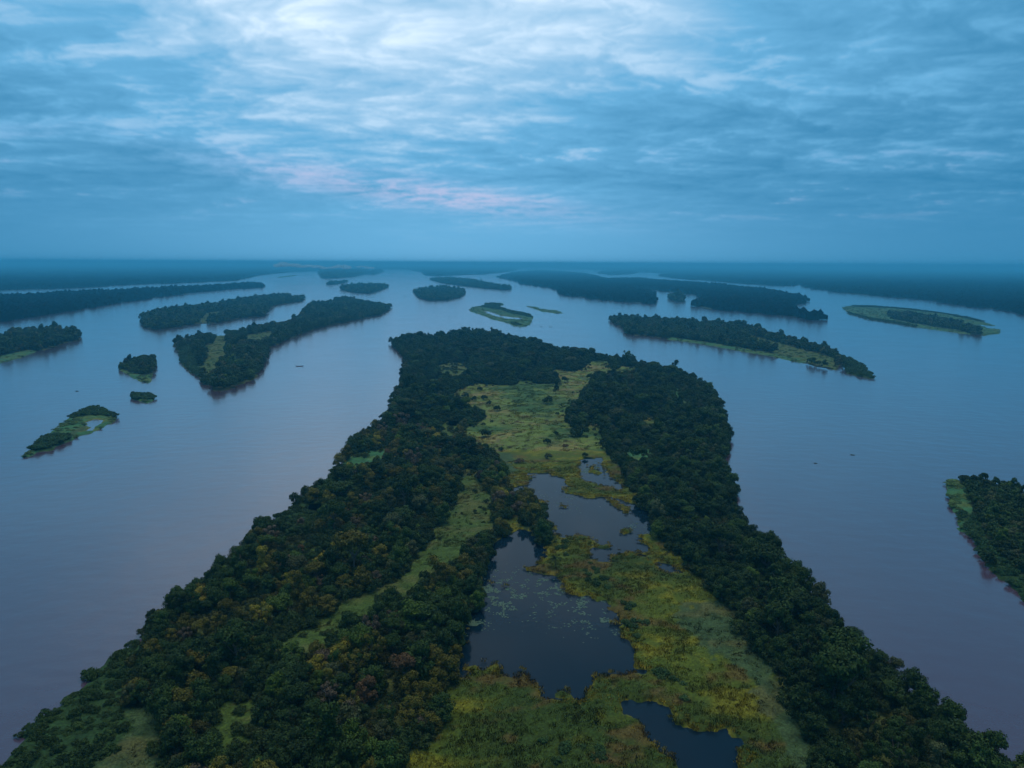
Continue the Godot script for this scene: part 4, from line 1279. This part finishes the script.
	for s in [[492, 590, 15, 500], [500, 602, 14, 420], [478, 596, 8, 300], [471, 625, 5, 160], [545, 584, 12, 320], [582, 606, 16, 520], [560, 588, 8, 200], [603, 620, 10, 160], [600, 468, 12, 260], [588, 470, 10, 240], [640, 527, 6, 60], [560, 500, 20, 120]]:
		var g := px(s[0], s[1])
		for i in s[3] * 3:
			var q: Vector2 = g + Vector2(rng.randfn(), rng.randfn()) * s[2] * 0.5
			if n_fine.get_noise_2d(q.x * 0.9, q.y * 0.9) < 0.15 or kind_at(l, q.x, q.y) != POND:
				continue
			var r := rng.randf_range(0.16, 0.38)
			pp.append(Transform3D(Basis(Vector3.UP, rng.randf() * TAU).scaled(Vector3(r, 1.0, r)), Vector3(q.x, 0.13 + rng.randf() * 0.03, q.y)))
			pc.append(Color(0.030, 0.068, 0.046).lerp(Color(0.060, 0.100, 0.070), rng.randf()))
	o = null
	var pads := many("floating_leaves", pad, M.pad, pp, pc)
	tag(pads, "pale green floating leaves scattered on the ponds", "floating leaves", "", "stuff")
	say("pads %d" % pp.size())

# ------------------------------------------------------------------ small things
func prism(v: PackedVector3Array, n: PackedVector3Array, idx: PackedInt32Array, a: Vector3, b: Vector3, c: Vector3, d: Vector3) -> void:
	var k := v.size()
	var m := (b - a).cross(c - a).normalized()
	for p in [a, b, c, d]:
		v.append(p); n.append(m)
	idx.append_array([k, k + 1, k + 2, k, k + 2, k + 3])

func hut(x: float, y: float, roof_mat: Material, label: String) -> void:
	var g := px(x, y, 1.0)
	var root := Node3D.new()
	root.name = numbered("hut")
	add_child(root)
	root.position = Vector3(g.x, 0.7, g.y)
	root.rotation.y = rng.randf_range(-0.4, 0.4)
	var v := PackedVector3Array()
	var n := PackedVector3Array()
	var idx := PackedInt32Array()
	for s in 4:
		var t := Basis(Vector3.UP, s * PI / 2)
		var w := 2.6 if s % 2 == 0 else 1.9
		var d := 1.9 if s % 2 == 0 else 2.6
		prism(v, n, idx, t * Vector3(-w, 0, d), t * Vector3(-w, 2.1, d), t * Vector3(w, 2.1, d), t * Vector3(w, 0, d))
	put("wall", mesh_of(v, n, idx), M.mud_wall, root)
	v = PackedVector3Array(); n = PackedVector3Array(); idx = PackedInt32Array()
	for s in [-1.0, 1.0]:
		prism(v, n, idx, Vector3(-3.1, 3.4, 0), Vector3(-3.1, 1.9, 2.5 * s), Vector3(3.1, 1.9, 2.5 * s), Vector3(3.1, 3.4, 0))
		prism(v, n, idx, Vector3(2.6 * s, 2.0, -2.0), Vector3(2.6 * s, 3.3, 0), Vector3(2.6 * s, 3.3, 0.01), Vector3(2.6 * s, 2.0, 2.0))
	put("roof", mesh_of(v, n, idx), roof_mat, root)
	v = PackedVector3Array(); n = PackedVector3Array(); idx = PackedInt32Array()
	prism(v, n, idx, Vector3(-0.4, 0, 1.93), Vector3(-0.4, 1.7, 1.93), Vector3(0.4, 1.7, 1.93), Vector3(0.4, 0, 1.93))
	put("door", mesh_of(v, n, idx), M.wood, root)
	tag(root, label, "hut", "huts under the trees")

func canoe(x: float, y: float, long: float, turn: float, label: String) -> void:
	var g := px(x, y)
	var root := Node3D.new()
	root.name = numbered("dugout_canoe")
	add_child(root)
	root.position = Vector3(g.x, -0.05, g.y)
	root.rotation.y = turn
	var v := PackedVector3Array()
	var n := PackedVector3Array()
	var idx := PackedInt32Array()
	var steps := 14
	for i in steps + 1:
		var f := float(i) / steps * 2.0 - 1.0
		var w := 0.075 * long * pow(maxf(0.0, 1.0 - f * f), 0.55) + 0.02
		var rise := 0.10 * long * pow(absf(f), 5.0)
		for q in [[-1.0, 0.55], [-0.75, 0.1], [0.0, -0.05], [0.75, 0.1], [1.0, 0.55], [0.8, 0.5], [0.6, 0.22], [-0.6, 0.22], [-0.8, 0.5]]:
			v.append(Vector3(f * long / 2, q[1] + rise, q[0] * w))
	for i in steps:
		for j in 9:
			var a := i * 9 + j
			var b := i * 9 + (j + 1) % 9
			idx.append_array([a, a + 9, b, b, a + 9, b + 9])
	put("hull", mesh_of(v, n, idx), M.wood, root)
	v = PackedVector3Array(); n = PackedVector3Array(); idx = PackedInt32Array()
	for s in [-0.22, 0.05, 0.27]:
		prism(v, n, idx, Vector3(s * long - 0.15, 0.5, -0.06 * long), Vector3(s * long + 0.15, 0.5, -0.06 * long), Vector3(s * long + 0.15, 0.5, 0.06 * long), Vector3(s * long - 0.15, 0.5, 0.06 * long))
	put("thwart", mesh_of(v, n, idx), M.wood, root)
	tag(root, label, "canoe", "canoes on the river")

func build_small_things() -> void:
	hut(453, 425, M.tin, "small hut with a pale tin roof beside a glade near the meadow")
	hut(434, 422, M.thatch, "small hut with a straw roof under trees near the tin-roofed hut")
	hut(316, 510, M.tin, "small tin-roofed hut among scrub on the river bank")
	canoe(299.6, 366.3, 9.0, 0.1, "dark canoe alone in midstream between the long island and the marshy island")
	canoe(404.7, 296.2, 13.0, 0.0, "dark boat off the oval wooded islet")
	# rafts of floating weed
	var spots := [[76.5, 391.2, 4.0, "small dark raft of weed drifting above the leaf-shaped grassy island"], [815, 463.3, 2.4, "small raft of weed drifting off the forest belt, nearer the trees than its twin"], [852, 455, 3.0, "small raft of weed drifting off the forest belt, farther from the trees than its twin"], [541, 326.6, 5.0, "short dark weed raft off the bright grassy island"], [550, 327, 7.0, "longer dark weed raft off the bright grassy island"]]
	for s in spots:
		var g := px(s[0], s[1])
		var root := Node3D.new()
		root.name = numbered("weed_raft")
		add_child(root)
		root.position = Vector3(g.x, 0.0, g.y)
		var c := put("foliage", M.shrub0, M.leaf1, root)
		c.scale = Vector3(s[2] * 0.4, s[2] * 0.10, s[2] * 0.35)
		var d := put("foliage", M.shrub1, M.leaf0, root)
		d.scale = Vector3(s[2] * 0.3, s[2] * 0.08, s[2] * 0.28)
		d.position = Vector3(s[2] * 0.35, 0, s[2] * 0.1)
		tag(root, s[3], "floating weed", "rafts of weed on the river")
	# a low bank of mist over the farthest river and forests
	var mist := FogMaterial.new()
	mist.density = 0.00005
	mist.albedo = Color(0.55, 0.88, 1.0)
	var bank := FogVolume.new()
	bank.name = "river_mist"
	bank.shape = RenderingServer.FOG_VOLUME_SHAPE_BOX
	bank.size = Vector3(84000, 136, 38000)
	bank.material = mist
	add_child(bank)
	bank.position = Vector3(0, 69, -4200 - 19000)
	tag(bank, "thin blue morning mist lying over the farthest river and forests", "mist", "", "stuff")
	# low cloud over the far river
	var fog := FogMaterial.new()
	fog.density = 0.024
	fog.albedo = Color(0.74, 0.92, 1.0)
	var far := 4800.0
	for cloud in [["wide wisp of low white cloud hanging over the far river", [[281, 265.4, 60, 34], [287, 264.6, 70, 40], [293, 265.4, 70, 30], [299, 265.8, 80, 26], [306, 266.4, 80, 22], [313, 266.8, 50, 14]]], ["small ragged puffs of low white cloud behind the blue far island", [[323, 267.8, 50, 18], [334, 267.6, 60, 26], [341, 266.8, 60, 40], [347, 267.4, 50, 24]]], ["thin flat streak of low cloud beside the ragged white puffs", [[360, 267.6, 70, 10], [370, 267.4, 80, 12]]]]:
		var root := Node3D.new()
		root.name = numbered("low_cloud")
		add_child(root)
		tag(root, cloud[0], "cloud", "", "stuff")
		for s in cloud[1]:
			for k in 5:
				var dd := eye_basis * Vector3((s[0] + rng.randf_range(-4.0, 4.0) - 512.0) / FOCAL, (384.0 - s[1] + rng.randf_range(-1.0, 1.4)) / FOCAL, -1.0)
				var v := FogVolume.new()
				v.name = "puff"
				v.shape = RenderingServer.FOG_VOLUME_SHAPE_ELLIPSOID
				var size := rng.randf_range(0.35, 1.0)
				v.size = Vector3(s[2] * size, s[3] * size * 0.7, 120.0 * size)
				v.material = fog
				root.add_child(v, true)
				v.position = Vector3(0, EYE_Y, 0) + dd * ((far + rng.randf_range(-150.0, 150.0)) / -dd.z)
